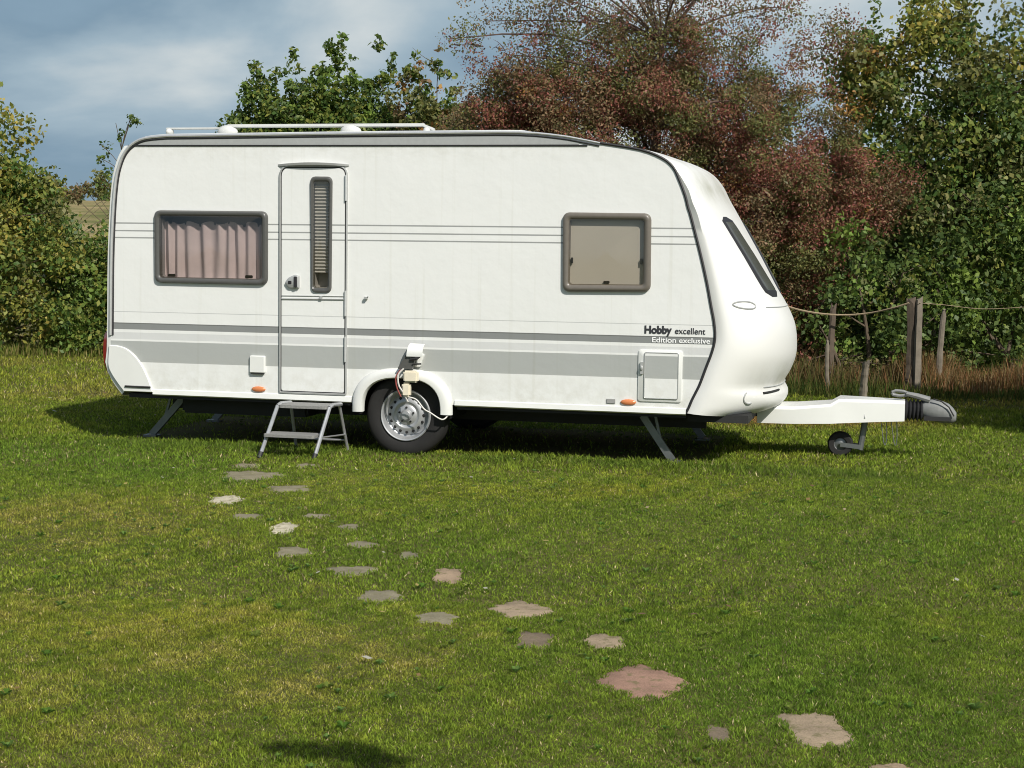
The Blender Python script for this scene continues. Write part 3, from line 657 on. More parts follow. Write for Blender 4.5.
xs_ = np.unique(np.concatenate([np.linspace(-900, -14, 16), np.linspace(-14, 14, 113), np.linspace(14, 900, 16)]))
ys_ = np.unique(np.concatenate([np.linspace(-300, 2, 8), np.linspace(2, 26, 97), np.linspace(26, 1600, 60)]))
X, Y = np.meshgrid(xs_, ys_)
def hillz(x, y): return np.clip((y-45)/120, 0, 1)**1.3 * 6.5 + np.clip((y-165)/800, 0, 1)*14
Z = gz(X, Y) * (np.abs(X) < 14) * (Y < 26) + hillz(X, Y)
vs = np.stack([X.ravel(), Y.ravel(), Z.ravel()], 1); nx_ = len(xs_); ny_ = len(ys_)
fs = [(j*nx_+i, j*nx_+i+1, (j+1)*nx_+i+1, (j+1)*nx_+i) for j in range(ny_-1) for i in range(nx_-1)]
me = bpy.data.meshes.new('lawn_ground'); me.from_pydata(vs.tolist(), [], fs); me.update()
for p in me.polygons: p.use_smooth = True
tag(link('lawn_ground', me, M['ground']), kind='structure')

# ------------------------------------------------------------------ stepping stones
STONES = [  # px, py, half width px, half height px, colour, label
 (252,476,31,5.0,'g','wide buff flagstone just in front of the folding step'),
 (289,489,22,3.4,'g','narrow grass-edged flagstone right of the wide buff one near the step'),
 (226,500,17,4.2,'l','bright pale flagstone furthest left on the path'),
 (246,516,15,2.6,'g','thin sliver of flagstone below the bright leftmost one'),
 (316,516,14,2.2,'g','faint sliver of flagstone right of and above the bright jagged stone'),
 (284,528,13,6.0,'l','small bright jagged flagstone with a notched right edge'),
 (348,527,11,3.0,'g','dull grass-covered flagstone beside two others in the middle of the path'),
 (292,552,18,5.0,'g','grey flagstone directly below the bright jagged one'),
 (361,544,16,3.0,'g','slim dull flagstone above the long grey one in mid path'),
 (409,555,10,3.8,'g','small oval flagstone on the right side of the middle path'),
 (352,571,25,5.0,'g','long grey flagstone tapering to the right in mid path'),
 (448,576,15,8.0,'p','small pinkish flagstone standing out right of the path'),
 (380,598,22,6.2,'g','grey flagstone with a straight right end below the long one'),
 (436,619,20,6.0,'g','oval greyish flagstone left of the big pair at the centre'),
 (519,609,29,8.0,'b','broad buff flagstone at the bend of the path'),
 (534,639,19,9.0,'r','brownish squarish flagstone under the broad buff one'),
 (604,640,22,8.0,'b','buff pointed flagstone just above the largest reddish slab'),
 (642,681,47,19.,'R','largest flagstone, a smooth reddish diamond in the foreground'),
 (817,727,32,18.,'b','tan flagstone with broken outline at the lower right'),
 (718,732,11,8.0,'r','small brown flagstone nearly overgrown by grass'),
 (893,768,22,6.0,'p','flagstone cut off by the bottom edge of the picture'),
 (307,466,12,2.2,'g','slim flagstone beneath the right foot of the folding step'),
 (247,466,14,2.2,'g','slim flagstone beneath the left foot of the folding step')]
SC = {'g': stone_mat('stone_grey', (.23,.205,.135)), 'l': stone_mat('stone_light', (.50,.45,.33)), 'p': stone_mat('stone_pink', (.34,.25,.165)), 'b': stone_mat('stone_buff', (.33,.255,.17)), 'r': stone_mat('stone_brown', (.18,.14,.095)), 'R': stone_mat('stone_red', (.31,.19,.135))}
def gp(px, py):
    d = _f * F + cr * (px - 512) + cu * (384 - py); t = -CAMH / d.z; return Vector((d.x*t, d.y*t))
polys = []
for i, (px, py, hw, hh, c, lab) in enumerate(STONES):
    rs = random.Random(100+i); k = 34; pts = []
    a0 = rs.uniform(0, 6.28); lob = rs.choice([4, 4, 5, 3]); dia = (c == 'R')
    ce = gp(px, py); wx = (gp(px+hw, py)-ce).length; wy = (gp(px, py-hh)-ce).length*.5 + (gp(px, py+hh)-ce).length*.5
    for j in range(k):
        a = 2*math.pi*j/k
        e = (abs(math.cos(a))**1.3 + abs(math.sin(a))**1.3)**(-1/1.3) if dia else (abs(math.cos(a))**2.3 + abs(math.sin(a))**2.3)**(-1/2.3)
        r = e*(1 + (.015 if dia else .13)*math.sin(lob*a + a0) + (.015 if dia else .06)*math.sin(7*a+2*a0) + (.02 if dia else .12)*rs.uniform(-1, 1))
        pts.append((ce.x + wx*r*math.cos(a), ce.y + wy*r*math.sin(a)))
    cx_, cy_ = ce.x, ce.y; g_ = float(gz(np.array(cx_), np.array(cy_)))
    polys.append(np.array(pts)); m = MB()
    m.loft([[(p[0], p[1], g_-.03) for p in pts], [(p[0], p[1], g_-.001) for p in pts],
            [(cx_+(p[0]-cx_)*.96, cy_+(p[1]-cy_)*.96, g_+.003) for p in pts], [(cx_+(p[0]-cx_)*.5, cy_+(p[1]-cy_)*.5, g_+.005) for p in pts]], True, capend='last')
    tag(m.build('stepping_stone', SC[c], None, smooth=True), lab, 'stepping stone', 'stepping stones of the lawn path')
def in_poly(P, poly):
    x, y = P[:, 0], P[:, 1]; ins = np.zeros(len(P), bool); n = len(poly)
    for i in range(n):
        x1, y1 = poly[i]; x2, y2 = poly[(i+1) % n]
        c = ((y1 > y) != (y2 > y)) & (x < (x2-x1)*(y-y1)/(y2-y1+1e-12) + x1); ins ^= c
    return ins

# ------------------------------------------------------------------ bulk meshes from arrays
def raw_mesh(name, V, tri_n, per, colors, mat, parent=None):
    """V (k*per,3) vertices, each group of `per` makes one polygon"""
    n = len(V)//per; me = bpy.data.meshes.new(name)
    me.vertices.add(len(V)); me.vertices.foreach_set('co', V.astype(np.float32).ravel())
    me.loops.add(len(V)); me.loops.foreach_set('vertex_index', np.arange(len(V), dtype=np.int32))
    me.polygons.add(n); me.polygons.foreach_set('loop_start', (np.arange(n)*per).astype(np.int32))
    a = me.attributes.new('col', 'FLOAT_COLOR', 'FACE'); c4 = np.ones((n, 4), np.float32); c4[:, :3] = colors; a.data.foreach_set('color', c4.ravel())
    me.update(calc_edges=True); me.validate()
    return link(name, me, mat, parent)
def grass_cloud(P, L, Wd, lean, colr):
    """one blade = a narrow bent quad strip written as a kite"""
    n = len(P); az = rng.uniform(0, 2*np.pi, n); ln_ = lean*rng.uniform(.1, 1, n); fa = rng.uniform(0, 2*np.pi, n)
    side = np.stack([np.cos(fa), np.sin(fa), np.zeros(n)], 1)*Wd[:, None]*.5
    tip = P + np.stack([np.cos(az)*ln_*L, np.sin(az)*ln_*L, L*np.sqrt(np.clip(1-(ln_*.78)**2, .04, 1))], 1)
    mid = P + (tip-P)*.45 + np.stack([np.zeros(n), np.zeros(n), L*.10], 1)
    V = np.stack([P - side*.6, mid - side, tip, mid + side], 1).reshape(-1, 3)
    return V
def sample_area(n, y0, y1, margin):
    y = np.sqrt(rng.uniform(y0**2, y1**2, n)); x = rng.uniform(-1, 1, n)*(y*.335 + margin) ; return np.stack([x, y], 1)
def grass_colour(P, dry=0.):
    x, y = P[:, 0], P[:, 1]; n = len(P)
    h = hnoise(x*.8+.3*np.sin(y), y*.8); h2 = hnoise(x*2.7+5, y*2.7-3); h3 = hnoise(x*9+1, y*9+4)
    green = np.array([.255, .305, .036]); deep = np.array([.150, .245, .030]); yel = np.array([.345, .345, .042]); br = np.array([.37, .265, .110]); straw = np.array([.54, .45, .25]); rust = np.array([.36, .16, .07])
    def spot(cx, cy, rx, ry): return np.exp(-((x-cx)/rx)**2 - ((y-cy)/ry)**2)
    dry = np.clip(.6*spot(-2.6, 6.6, 1.1, .8) + .6*spot(-2.3, 9.3, 1.0, .9) + .7*spot(-6, 21.5, 3, 1.2) + .6*spot(-4.6, 17.2, 1.2, 1.2) + .45*spot(-1, 6., 1.5, 1.2) + .4*spot(2.9, 6.6, .4, .5) + .25/(1+np.exp(3*(x+.5+(y-6)*.15))) , 0, 1)
    fresh = np.clip(.9*spot(-3.6, 12.2, 1.6, .8) + .8*spot(-2.2, 11.2, .8, .6) + .5*spot(1.3, 5.6, 1.2, 1.2) + .5*spot(-.4, 8.3, .6, .8) + .5*spot(2.3, 9.5, 2, 1.5), 0, 1)
    gold = np.clip(.8*spot(.2, 10.6, 1.3, .5) + .8*spot(-1.5, 6.7, .5, .4) + .6*spot(.9, 7.3, .6, .5) + .6*spot(-6.5, 19, 3, 1.), 0, 1)
    h4 = np.sin(x*23+2*np.sin(y*11))*np.sin(y*19+1.5*np.sin(x*17))
    t = np.clip(.46 + .22*h + .20*h2 + .16*h3 + .16*h4 + .35*dry - .5*fresh, 0, 1)[:, None]
    c = deep*(1-t) + green*t; c = c + (yel-c)*np.clip((t-.55)*1.2 + gold[:, None]*.7, 0, .75)
    tb = np.clip(dry*.55 + .16*h + .30*h2 + .28*h3 + .15*h4 - .26 - fresh*.5, 0, .8)[:, None]; c = c + (br-c)*tb*.8
    ru = np.clip(1.1*spot(2.7, 15.6, 1.3, .7) + .5*spot(5.6, 17.6, 1.2, .8), 0, .9)[:, None]; c = c + (rust-c)*ru*(rng.uniform(0, 1, (n, 1)) < .75)
    u = rng.uniform(0, 1, n)[:, None]; p_ = (.035 + .13*tb); c = np.where(u < p_, straw*rng.uniform(.6, 1.1, (n, 1)), c)
    return c*(1 + .16*h3 + .14*h4)[:, None]*rng.uniform(.40, 1.60, (n, 1))
parts_V = []; parts_C = []
for (cnt, y0, y1, mg, wd, l0, l1) in ((520000, 4.0, 7.2, .8, .0040, .008, .022), (400000, 7.2, 11.5, 1.2, .0058, .010, .027), (240000, 11.5, 17, 1.6, .0095, .018, .045), (110000, 17, 24.5, 2., .013, .025, .07)):
    P2 = sample_area(cnt, y0, y1, mg); keep = np.ones(len(P2), bool)
    for poly in polys:
        c = poly.mean(0); shr = c + (poly-c)*((1.0 if np.ptp(poly[:, 0]) > .33 and c[1] < 5.6 else .88) + (.04 if c[1] < 5.6 else .13)*np.sin(np.arange(len(poly))*1.9)[:, None]); rad = np.abs(poly-c).max()*1.5
        near = np.hypot(P2[:, 0]-c[0], P2[:, 1]-c[1]) < rad; idx = np.where(near)[0]
        if len(idx): keep[idx[in_poly(P2[idx], shr)]] = False
    # turf thinned out under the caravan to deepen the shade there
    lx = (P2[:, 0]+.8384)*math.cos(.235) - (P2[:, 1]-12.4438)*math.sin(.235); ly = (P2[:, 0]+.8384)*math.sin(.235) + (P2[:, 1]-12.4438)*math.cos(.235)
    under = (lx > -2.5) & (lx < 2.3) & (ly > .35) & (ly < 2.2); keep &= ~(under & (rng.uniform(0, 1, len(P2)) < .92))
    P2 = P2[keep]; n = len(P2)
    z = gz(P2[:, 0], P2[:, 1]); P3 = np.stack([P2[:, 0], P2[:, 1], z-.002], 1)
    hh_ = np.clip(hnoise(P2[:, 0]*1.9+9, P2[:, 1]*1.9+2)*.35 + 1, .6, 1.5)
    # longer uncut fringe round the caravan's wheels, steadies and step
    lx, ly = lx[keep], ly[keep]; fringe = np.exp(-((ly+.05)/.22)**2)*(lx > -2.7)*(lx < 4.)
    hk = 1 + .35*np.sin(P2[:, 0]*31+2*np.sin(P2[:, 1]*13))*np.sin(P2[:, 1]*27+1.5*np.sin(P2[:, 0]*19)); L = rng.uniform(l0, l1, n)*hh_*hk*(1 + .6*fringe*np.where(np.abs(lx) < .5, 0, 1)); Wd = wd*rng.uniform(.6, 1.2, n)
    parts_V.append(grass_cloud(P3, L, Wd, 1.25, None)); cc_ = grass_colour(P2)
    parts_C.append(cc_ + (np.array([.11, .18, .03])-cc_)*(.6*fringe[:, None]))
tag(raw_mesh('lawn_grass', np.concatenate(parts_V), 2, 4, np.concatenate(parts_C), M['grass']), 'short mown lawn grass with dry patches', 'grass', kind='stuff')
# fallen leaves and clover specks
n = 420; P2 = sample_area(n, 4.2, 22, 1.); z = gz(P2[:, 0], P2[:, 1]); P3 = np.stack([P2[:, 0], P2[:, 1], z+.03], 1)
a = rng.uniform(0, 6.28, n); s_ = rng.uniform(.008, .022, n)*(1+P2[:, 1]*.02); t1 = np.stack([np.cos(a), np.sin(a), rng.uniform(-.3, .3, n)], 1)*s_[:, None]; t2 = np.stack([-np.sin(a), np.cos(a), rng.uniform(-.3, .3, n)], 1)*s_[:, None]*.6
pal = np.array([[.42,.34,.20],[.30,.20,.08],[.55,.53,.45],[.45,.36,.12],[.22,.13,.07]])
tag(raw_mesh('fallen_leaves', np.stack([P3-t1, P3-t2, P3+t1, P3+t2], 1).reshape(-1, 3), 2, 4, pal[rng.integers(0, 5, n)], M['leaf']), 'small dry leaves scattered over the lawn', 'leaves', kind='stuff')

# broad-leaved weeds and clover in the turf
nw = 900; P2 = sample_area(nw, 4.2, 15, 1.); V_, C_ = [], []
on_stone = np.zeros(nw, bool)
for poly in polys: on_stone |= in_poly(P2, poly.mean(0) + (poly-poly.mean(0))*1.1)
P2 = P2[~on_stone]
for (x_, y_) in P2:
    hub = np.array([x_, y_, gz(np.array(x_), np.array(y_)) + .006]); kk = rng.integers(5, 9); r_ = rng.uniform(.012, .03)
    gcol = np.array([[.10,.19,.03],[.13,.22,.05],[.16,.21,.04]][rng.integers(0, 3)])
    for q_ in range(kk):
        a_ = 2*math.pi*q_/kk + rng.uniform(-.4, .4); d_ = np.array([math.cos(a_), math.sin(a_), rng.uniform(.25, .8)]); sd = np.array([-math.sin(a_), math.cos(a_), 0])*r_*.28
        V_ += [hub, hub + d_*r_*.55 + sd + [0, 0, .008], hub + d_*r_, hub + d_*r_*.55 - sd + [0, 0, .008]]; C_.append(gcol*rng.uniform(.8, 1.3))
tag(raw_mesh('lawn_weeds', np.array(V_), 2, 4, np.array(C_), M['grass']), 'small broad leaved weeds in the lawn', 'weeds', kind='stuff')

# ================================================================== TREES
UP = np.array([0, 0, 1.])
PAL = {
 'hazel': [(.050,.085,.018), (.075,.105,.022), (.105,.125,.026), (.13,.135,.03), (.035,.065,.016)],
 'yellow': [(.17,.165,.035), (.13,.14,.03), (.21,.17,.04), (.09,.11,.025)],
 'deep': [(.045,.072,.020), (.060,.090,.022), (.034,.056,.016), (.080,.105,.026)],
 'bright': [(.085,.13,.025), (.11,.15,.03), (.06,.10,.02)],
 'red': [(.145,.055,.040), (.17,.060,.046), (.11,.048,.036), (.155,.090,.045), (.12,.092,.042)],
 'brown': [(.125,.085,.045), (.10,.080,.04), (.15,.095,.05), (.075,.07,.03)],
 'orange': [(.22,.115,.035), (.26,.15,.04), (.18,.09,.03)],
 'olive': [(.09,.095,.032), (.115,.11,.035), (.07,.08,.028)]}
def leaves(centers, spread, per, size, aspect, pals, jitter=.35, upb=.35):
    """clump centres -> leaf kites; each clump takes one palette"""
    k = len(centers); cnt = np.maximum(5, (per*np.clip((spread/spread.mean())**2, .12, 2.2)).astype(int)); idx = np.repeat(np.arange(k), cnt); n = len(idx)
    d = rng.normal(0, 1, (n, 3)); d /= np.linalg.norm(d, axis=1)[:, None]; r = rng.uniform(0, 1, n)**.5
    P = centers[idx] + d*r[:, None]*spread[idx][:, None]*np.array([1, 1, .85])
    t = rng.normal(0, 1, (n, 3)) + np.array([0, 0, -.5]) + d*.5; t /= np.linalg.norm(t, axis=1)[:, None]
    nn = rng.normal(0, 1, (n, 3)) + UP*upb + d*.6; b = np.cross(t, nn); b /= np.linalg.norm(b, axis=1)[:, None]+1e-9; nn = np.cross(b, t)
    s = size*rng.uniform(.6, 1.35, n)[:, None]
    V = np.stack([P - t*s*.5, P + b*s*aspect*.5 + nn*s*.08, P + t*s*.5, P - b*s*aspect*.5 + nn*s*.08], 1).reshape(-1, 3)
    C = np.empty((n, 3)); names = list(pals)
    w = np.array([pals[q] for q in names], float); w /= w.sum(); ch = rng.choice(len(names), k, p=w)
    for i, q in enumerate(names):
        arr = np.array(PAL[q]); sel = np.where(ch[idx] == i)[0]; C[sel] = arr[rng.integers(0, len(arr), len(sel))]
    C *= rng.uniform(.8, 1.35, (n, 1))*1.9; return V, C
def blob_points(blobs, dens, shell=.55):
    out = []; sp = []
    for b in blobs:
        c, r = np.array(b[0]), np.array(b[1]); n = max(4 if r[0] < .15 else 8, int(dens*r[0]*r[1]*r[2]*4.19/ (b[2] if len(b) > 2 else 1)))
        d = rng.normal(0, 1, (n, 3)); d /= np.linalg.norm(d, axis=1)[:, None]; q = rng.uniform(0, 1, n)**shell
        out.append(c + d*q[:, None]*r)
    return np.concatenate(out)
def limb(mb, a, b, r0, r1, sag=0., n=5, k=5):
    a, b = np.array(a), np.array(b); L = np.linalg.norm(b-a); pts = []; j = rng.normal(0, .05*L, 3)
    for i in range(k+1):
        t = i/k; pts.append(a + (b-a)*t + j*math.sin(math.pi*t) + np.array([0, 0, sag*L*math.sin(math.pi*t)]))
    mb.tube([tuple(p) for p in pts], [r0 + (r1-r0)*i/k for i in range(k+1)], n)
def tree(name, label, cat, base, blobs, pals, size=.08, aspect=.62, dens=9., per=70, spread=(.18, .42), trunk_r=.08, n_limb=26, stems=1, bark='bark', group=None, twigs=0, zones=None, shell=.55, crown='crown', trunk='trunk', shoots=0, tip=None):
    base = Vector((base[0], base[1], 0)); e = empty(name, base); tag(e, label, cat, group)
    C = blob_points(blobs, dens, shell); C = C[C[:, 2] > .12]
    sp = rng.uniform(spread[0], spread[1], len(C)); Vs, Cs = [], []
    if tip: sp = sp*(1 - .60*np.clip((C[:, 2]-tip[0])/(tip[1]-tip[0]), 0, 1))
    if shoots:      # upright leafy shoots breaking the top outline
        top = C[np.argsort(-C[:, 2])[:max(shoots*3, 6)]]; ex = []
        for q in top[rng.choice(len(top), shoots, replace=False)]:
            for s in range(5): ex.append(q + np.array([rng.normal(0, .05), rng.normal(0, .05), .12*s+.1]))
        ex = np.array(ex); V, Cc = leaves(ex, np.full(len(ex), .10), 12, size, aspect, pals); Vs.append(V); Cs.append(Cc)
    if zones is None: V, Cc = leaves(C, sp, per, size, aspect, pals); Vs.append(V); Cs.append(Cc)
    else:
        rest = np.ones(len(C), bool)
        for fn, pl, pr in zones:
            s = fn(C) & rest; rest &= ~s
            if s.sum(): V, Cc = leaves(C[s], sp[s], pr, size, aspect, pl); Vs.append(V); Cs.append(Cc)
        if rest.sum(): V, Cc = leaves(C[rest], sp[rest], per, size, aspect, pals); Vs.append(V); Cs.append(Cc)
    V = np.concatenate(Vs); V[:, 2] = np.maximum(V[:, 2], .02)
    raw_mesh(crown, V - np.array(base), 2, 4, np.concatenate(Cs), M['leaf'], e)
    mb = MB(); nodes = []
    ztop = np.quantile(C[:, 2], .8); ctr = C.mean(0)
    for s in range(stems):
        bx = np.array([rng.normal(0, .15 if stems > 1 else 0), rng.normal(0, .15 if stems > 1 else 0), 0]); q = C[rng.integers(len(C))] if stems > 1 else np.array([ctr[0], ctr[1], ztop])
        tp = np.array([q[0]-base.x, q[1]-base.y, max(q[2], ztop*.7)]); k = 8; pts = []
        j = rng.normal(0, .06, 3)*tp[2]*.5; j[2] = 0
        for i in range(k+1):
            t = i/k; pts.append(bx + (tp-bx)*np.array([t**1.3, t**1.3, t]) + j*math.sin(math.pi*t))
        r = trunk_r/math.sqrt(stems) if stems > 1 else trunk_r
        mb.tube([tuple(p) for p in pts], [r*(1-.85*i/k) for i in range(k+1)], 7); nodes += [(p, r*(1-.85*i/k)) for i, p in enumerate(pts) if i > 0]
    tips = []
    for q in C[rng.choice(len(C), min(n_limb, len(C)), replace=False)]:
        q = q - np.array(base); cand = [(np.linalg.norm(p-q) + (1.5 if p[2] > q[2]-.1 else 0), i) for i, (p, r) in enumerate(nodes)]; i = min(cand)[1]; p, r = nodes[i]
        limb(mb, p, q, min(r*.6, .05), .006, .06); tips.append((p*.4+q*.6, q))
    for _ in range(twigs):
        a, q = tips[rng.integers(len(tips))]; d = rng.normal(0, 1, 3); d[2] = abs(d[2])*.8; d /= np.linalg.norm(d)
        e_ = a + (q-a)*rng.uniform(.3, 1); limb(mb, e_, e_ + d*rng.uniform(.2, .5), .008, .002, .05, 3, 4)
    mb.build(trunk, M[bark], e, smooth=True); return e
def B(px, py, Y, rx, rz, ry=None, w=1.):
    """ellipsoid: centre seen at (px,py) at distance Y, radii in metres"""
    p = at(px, py, Y); return ((p.x, p.y, p.z), (rx, ry or rx*.8, rz), w)

G1 = 'hazel bushes along the left hedge'
tree('hazel_bush', 'tall yellow-green bush at the far left edge', 'bush', (-7.9, 23.6), [B(-20,190,23.4,1.0,1.5), B(12,170,23.6,.65,.80), B(38,205,23.6,.45,.5), B(20,245,23.3,.9,1.1), B(-30,290,23,1.2,1.0), B(30,310,23.2,.85,.75), B(10,340,23.1,.9,.25)], {'hazel': 5, 'yellow': 3, 'olive': 1},
     size=.078, dens=13, per=105, group=G1, stems=4, n_limb=30, shoots=0, zones=[(lambda C: C[:, 2] > 2.9, {'yellow': 5, 'hazel': 2}, 90)])
tree('hazel_bush', 'broad green bush continuing the hedge beyond the left picture edge', 'bush', (-10.6, 23.6), [((-10.4, 23.5, 1.5), (1.3, 1.0, 1.5)), ((-12.6, 23.8, 1.4), (1.4, 1.0, 1.4)), ((-9.6, 23.4, .8), (.9, .8, .8))], {'hazel': 5, 'yellow': 1, 'deep': 2}, size=.085, dens=11, per=80, group=G1, stems=4, n_limb=24)
tree('hazel_bush', 'lower darker leafy bush next to the rear of the caravan', 'bush', (-6.5, 23.9), [B(70,298,23.8,.8,.75), B(105,298,24,.8,.75), B(140,300,24,.8,.75), B(60,258,23.9,.6,.5), B(98,252,24.1,.45,.38), B(80,262,24,.4,.4), B(75,325,23.4,.9,.4), B(60,342,23.3,.6,.22), B(100,342,23.5,.6,.22)], {'hazel': 5, 'deep': 3, 'bright': 1},
     size=.078, dens=14, per=105, group=G1, stems=4, n_limb=24)
tree('meadow_bush', 'distant olive bush above the hedge beside the pale field', 'bush', (-15.5, 58), [B(52,208,58,1.0,1.2), B(30,205,58,1.6,1.6), B(128,205,60,1.0,1.1)], {'olive': 3, 'hazel': 2, 'brown': 1}, size=.2, dens=5, per=60, spread=(.2,.45), stems=3, n_limb=14)
tree('meadow_bush', 'distant bare-topped bush with brownish leaves left of the caravan roof', 'bush', (-15.0, 66), [B(82,188,66,.9,.55), B(100,182,66,.45,.45)], {'brown': 3, 'olive': 2}, size=.18, dens=6, per=34, spread=(.2,.4), stems=3, n_limb=10)
tree('young_tree', 'thin young tree with a small leafy top over the rear roof corner', 'tree', (-7.1, 30), [B(130,122,30,.20,.17), B(123,140,30,.10,.2), B(105,155,30.2,.16,.3), B(110,190,30,.3,.4)], {'deep': 3, 'hazel': 2}, size=.078, dens=60, per=9, spread=(.05,.14), trunk_r=.035, n_limb=10)
G2 = 'green trees showing over the caravan roof'
tree('field_maple', 'green tree with twin pointed tops at the left above the roof', 'tree', (-4.3, 24.5), [B(262,122,24.5,.42,.75), B(290,120,24.3,.55,.85), B(250,95,24.4,.16,.40), B(268,90,24.4,.10,.36), B(292,85,24.5,.17,.42), B(292,58,24.5,.05,.34), B(257,68,24.4,.07,.2), B(312,100,24.4,.12,.3), B(300,200,24.6,1.1,1.3), B(245,175,24.5,.6,.9)], {'hazel': 4, 'deep': 2, 'bright': 1}, size=.078, dens=62, per=90, group=G2, tip=(3.2, 4.4), n_limb=30, twigs=26, spread=(.13,.32))
tree('field_maple', 'green tree with the tallest rounded point in the middle above the roof', 'tree', (-2.7, 24.8), [B(335,110,24.6,.62,.8), B(336,85,24.6,.34,.36), B(338,62,24.6,.16,.30), B(342,42,24.6,.05,.22), B(330,50,24.6,.04,.26), B(318,72,24.6,.06,.2), B(352,72,24.6,.06,.25), B(318,120,24.6,.4,.7), B(350,200,24.8,1.2,1.3), B(365,125,24.7,.45,.6)], {'hazel': 4, 'deep': 2, 'bright': 1}, size=.078, dens=62, per=90, group=G2, tip=(3.2, 4.4), n_limb=30, twigs=26, spread=(.13,.32))
tree('field_maple', 'narrow open-topped green tree right of the tallest point above the roof', 'tree', (-1.9, 25), [B(382,110,25,.42,.7), B(382,82,25,.20,.3), B(379,50,25,.06,.34), B(393,62,25,.05,.25), B(370,88,25,.06,.2), B(400,200,25,1.1,1.3)], {'hazel': 3, 'deep': 3}, size=.078, dens=62, per=80, group=G2, tip=(3.2, 4.4), n_limb=24, twigs=26, spread=(.12,.3))
tree('field_maple', 'green tree with rusty orange foliage touching the reddish tree', 'tree', (-1.2, 24.4), [B(425,105,24.4,.55,.65), B(415,72,24.4,.26,.4), B(435,60,24.4,.09,.3), B(450,110,24.4,.4,.6), B(440,200,24.4,1.1,1.3)], {'hazel': 3, 'orange': 1, 'brown': 2, 'olive': 2}, size=.078, dens=62, per=86, group=G2, tip=(3.2, 4.4), n_limb=24, twigs=26, spread=(.13,.32))
# the big reddish tree: dense low skirts, thin see-through top
Yr = 20.5
redb = [B(520,120,Yr,.95,.62), B(590,110,Yr,1.0,.8), B(660,100,Yr,1.1,.9), B(560,70,Yr,.9,.6), B(640,60,Yr,1.,.7), B(500,80,Yr,.5,.6), B(600,20,Yr,1.,.6), B(680,30,Yr,1.,.7), B(740,50,Yr,.9,.8,None,1.5),
        B(740,150,Yr-.4,1.0,.9), B(800,190,Yr-.5,.9,.7), B(860,190,Yr-.5,.6,.6), B(760,230,Yr-.6,1.1,.9), B(820,260,Yr-.5,.7,.8), B(790,310,Yr-.6,.7,.6), B(700,220,Yr,1.,1.), B(560,200,Yr,1.6,1.2), B(480,110,Yr,.45,.45), B(540,20,Yr,.6,.45,None,1.6), B(820,30,Yr,.7,.5,None,2.2), B(800,120,Yr,.6,.4,None,1.2), B(650,-60,Yr,1.9,.7,None,2.), B(770,-20,Yr,1.,.5,None,2.5), B(480,30,Yr,.5,.45,None,3.), B(815,80,Yr-.2,.45,.4,None,1.6), B(840,45,Yr-.2,.4,.35,None,1.8), B(770,90,Yr,.6,.4,None,1.3), B(845,120,Yr-.3,.35,.4,None,1.2), B(500,110,Yr,.5,.5), B(880,205,Yr-.6,.45,.55), B(850,160,Yr-.5,.5,.45)]
tree('spindle_tree', 'large reddish-brown tree with a thin twiggy top behind the caravan', 'tree', (1.9, 20.7), redb, {'red': 5, 'brown': 3, 'olive': 2.5, 'orange': .35}, size=.041, aspect=.5, dens=31, per=230, spread=(.12,.32), trunk_r=.17, n_limb=90, twigs=420, bark='bark_red',
     zones=[(lambda C: C[:, 2] > 4.55, {'red': 3, 'brown': 4, 'olive': 1}, 75), (lambda C: (C[:, 2] > 3.9), {'red': 4, 'brown': 4, 'olive': 2}, 95)])
Yg = 20.5
gb = [B(990,210,Yg,.9,.9), B(870,110,Yg,.4,.5), B(1010,65,Yg,.9,.45), B(1075,70,Yg,.8,.7), B(862,55,Yg,.3,.4), B(975,110,Yg,.9,.6), B(900,60,Yg,.8,.7), B(960,50,Yg,.9,.7), B(860,80,Yg,.45,.45), B(935,15,Yg,.5,.45), B(1010,90,Yg,.8,.75), B(930,130,Yg,1.0,.7), B(880,140,Yg,.55,.6), B(1000,170,Yg,1.,.9), B(945,210,Yg-.3,.7,.8), B(1060,130,Yg,1.,1.2), B(890,230,Yg-.4,.45,.7)]
tree('hawthorn', 'tall green tree with yellowing top at the upper right', 'tree', (5.3, 20.8), gb, {'hazel': 4, 'deep': 2, 'olive': 2}, size=.078, dens=13, per=92, spread=(.16,.4), trunk_r=.14, n_limb=60, twigs=60, shoots=9,
     zones=[(lambda C: C[:, 2] > 3.9, {'yellow': 4, 'hazel': 3, 'olive': 2, 'orange': .3}, 90)])
tree('ivy_bush', 'bright green leafy bush beside the right picture edge below the tall tree', 'bush', (6.3, 19.8), [B(935,250,19.9,.45,.6), B(985,265,19.9,.7,.8), B(1045,280,19.8,.8,.9), B(960,310,19.7,.6,.5), B(1020,320,19.7,.6,.45)], {'deep': 4, 'bright': 2, 'hazel': 1}, size=.078, dens=15, per=92, stems=4, n_limb=24)
tree('privet_bush', 'dark green bush behind the fence posts', 'bush', (4.3, 19.6), [B(850,255,19.6,.5,.7), B(890,275,19.5,.5,.6), B(840,310,19.5,.5,.5), B(900,320,19.6,.6,.5), B(870,340,19.7,.8,.4), B(960,345,19.9,.9,.35)], {'deep': 6, 'hazel': 2, 'bright': .6}, size=.075, dens=22, per=56, stems=4, n_limb=24, spread=(.12,.3))
tree('bramble_thicket', 'low brownish thicket under the reddish tree beside the caravan nose', 'thicket', (3.3, 19.8), [B(800,350,19.9,.7,.45), B(840,365,19.7,.5,.3), B(760,340,20.,.8,.5), B(815,330,20,.5,.4), B(880,372,19.3,.35,.25), B(845,378,19.2,.4,.25), B(800,378,19.4,.5,.3), B(925,365,19.5,.4,.3)], {'brown': 4, 'olive': 3, 'red': 1}, size=.06, dens=24, per=60, stems=5, n_limb=24, spread=(.1,.28), bark='bark_red')
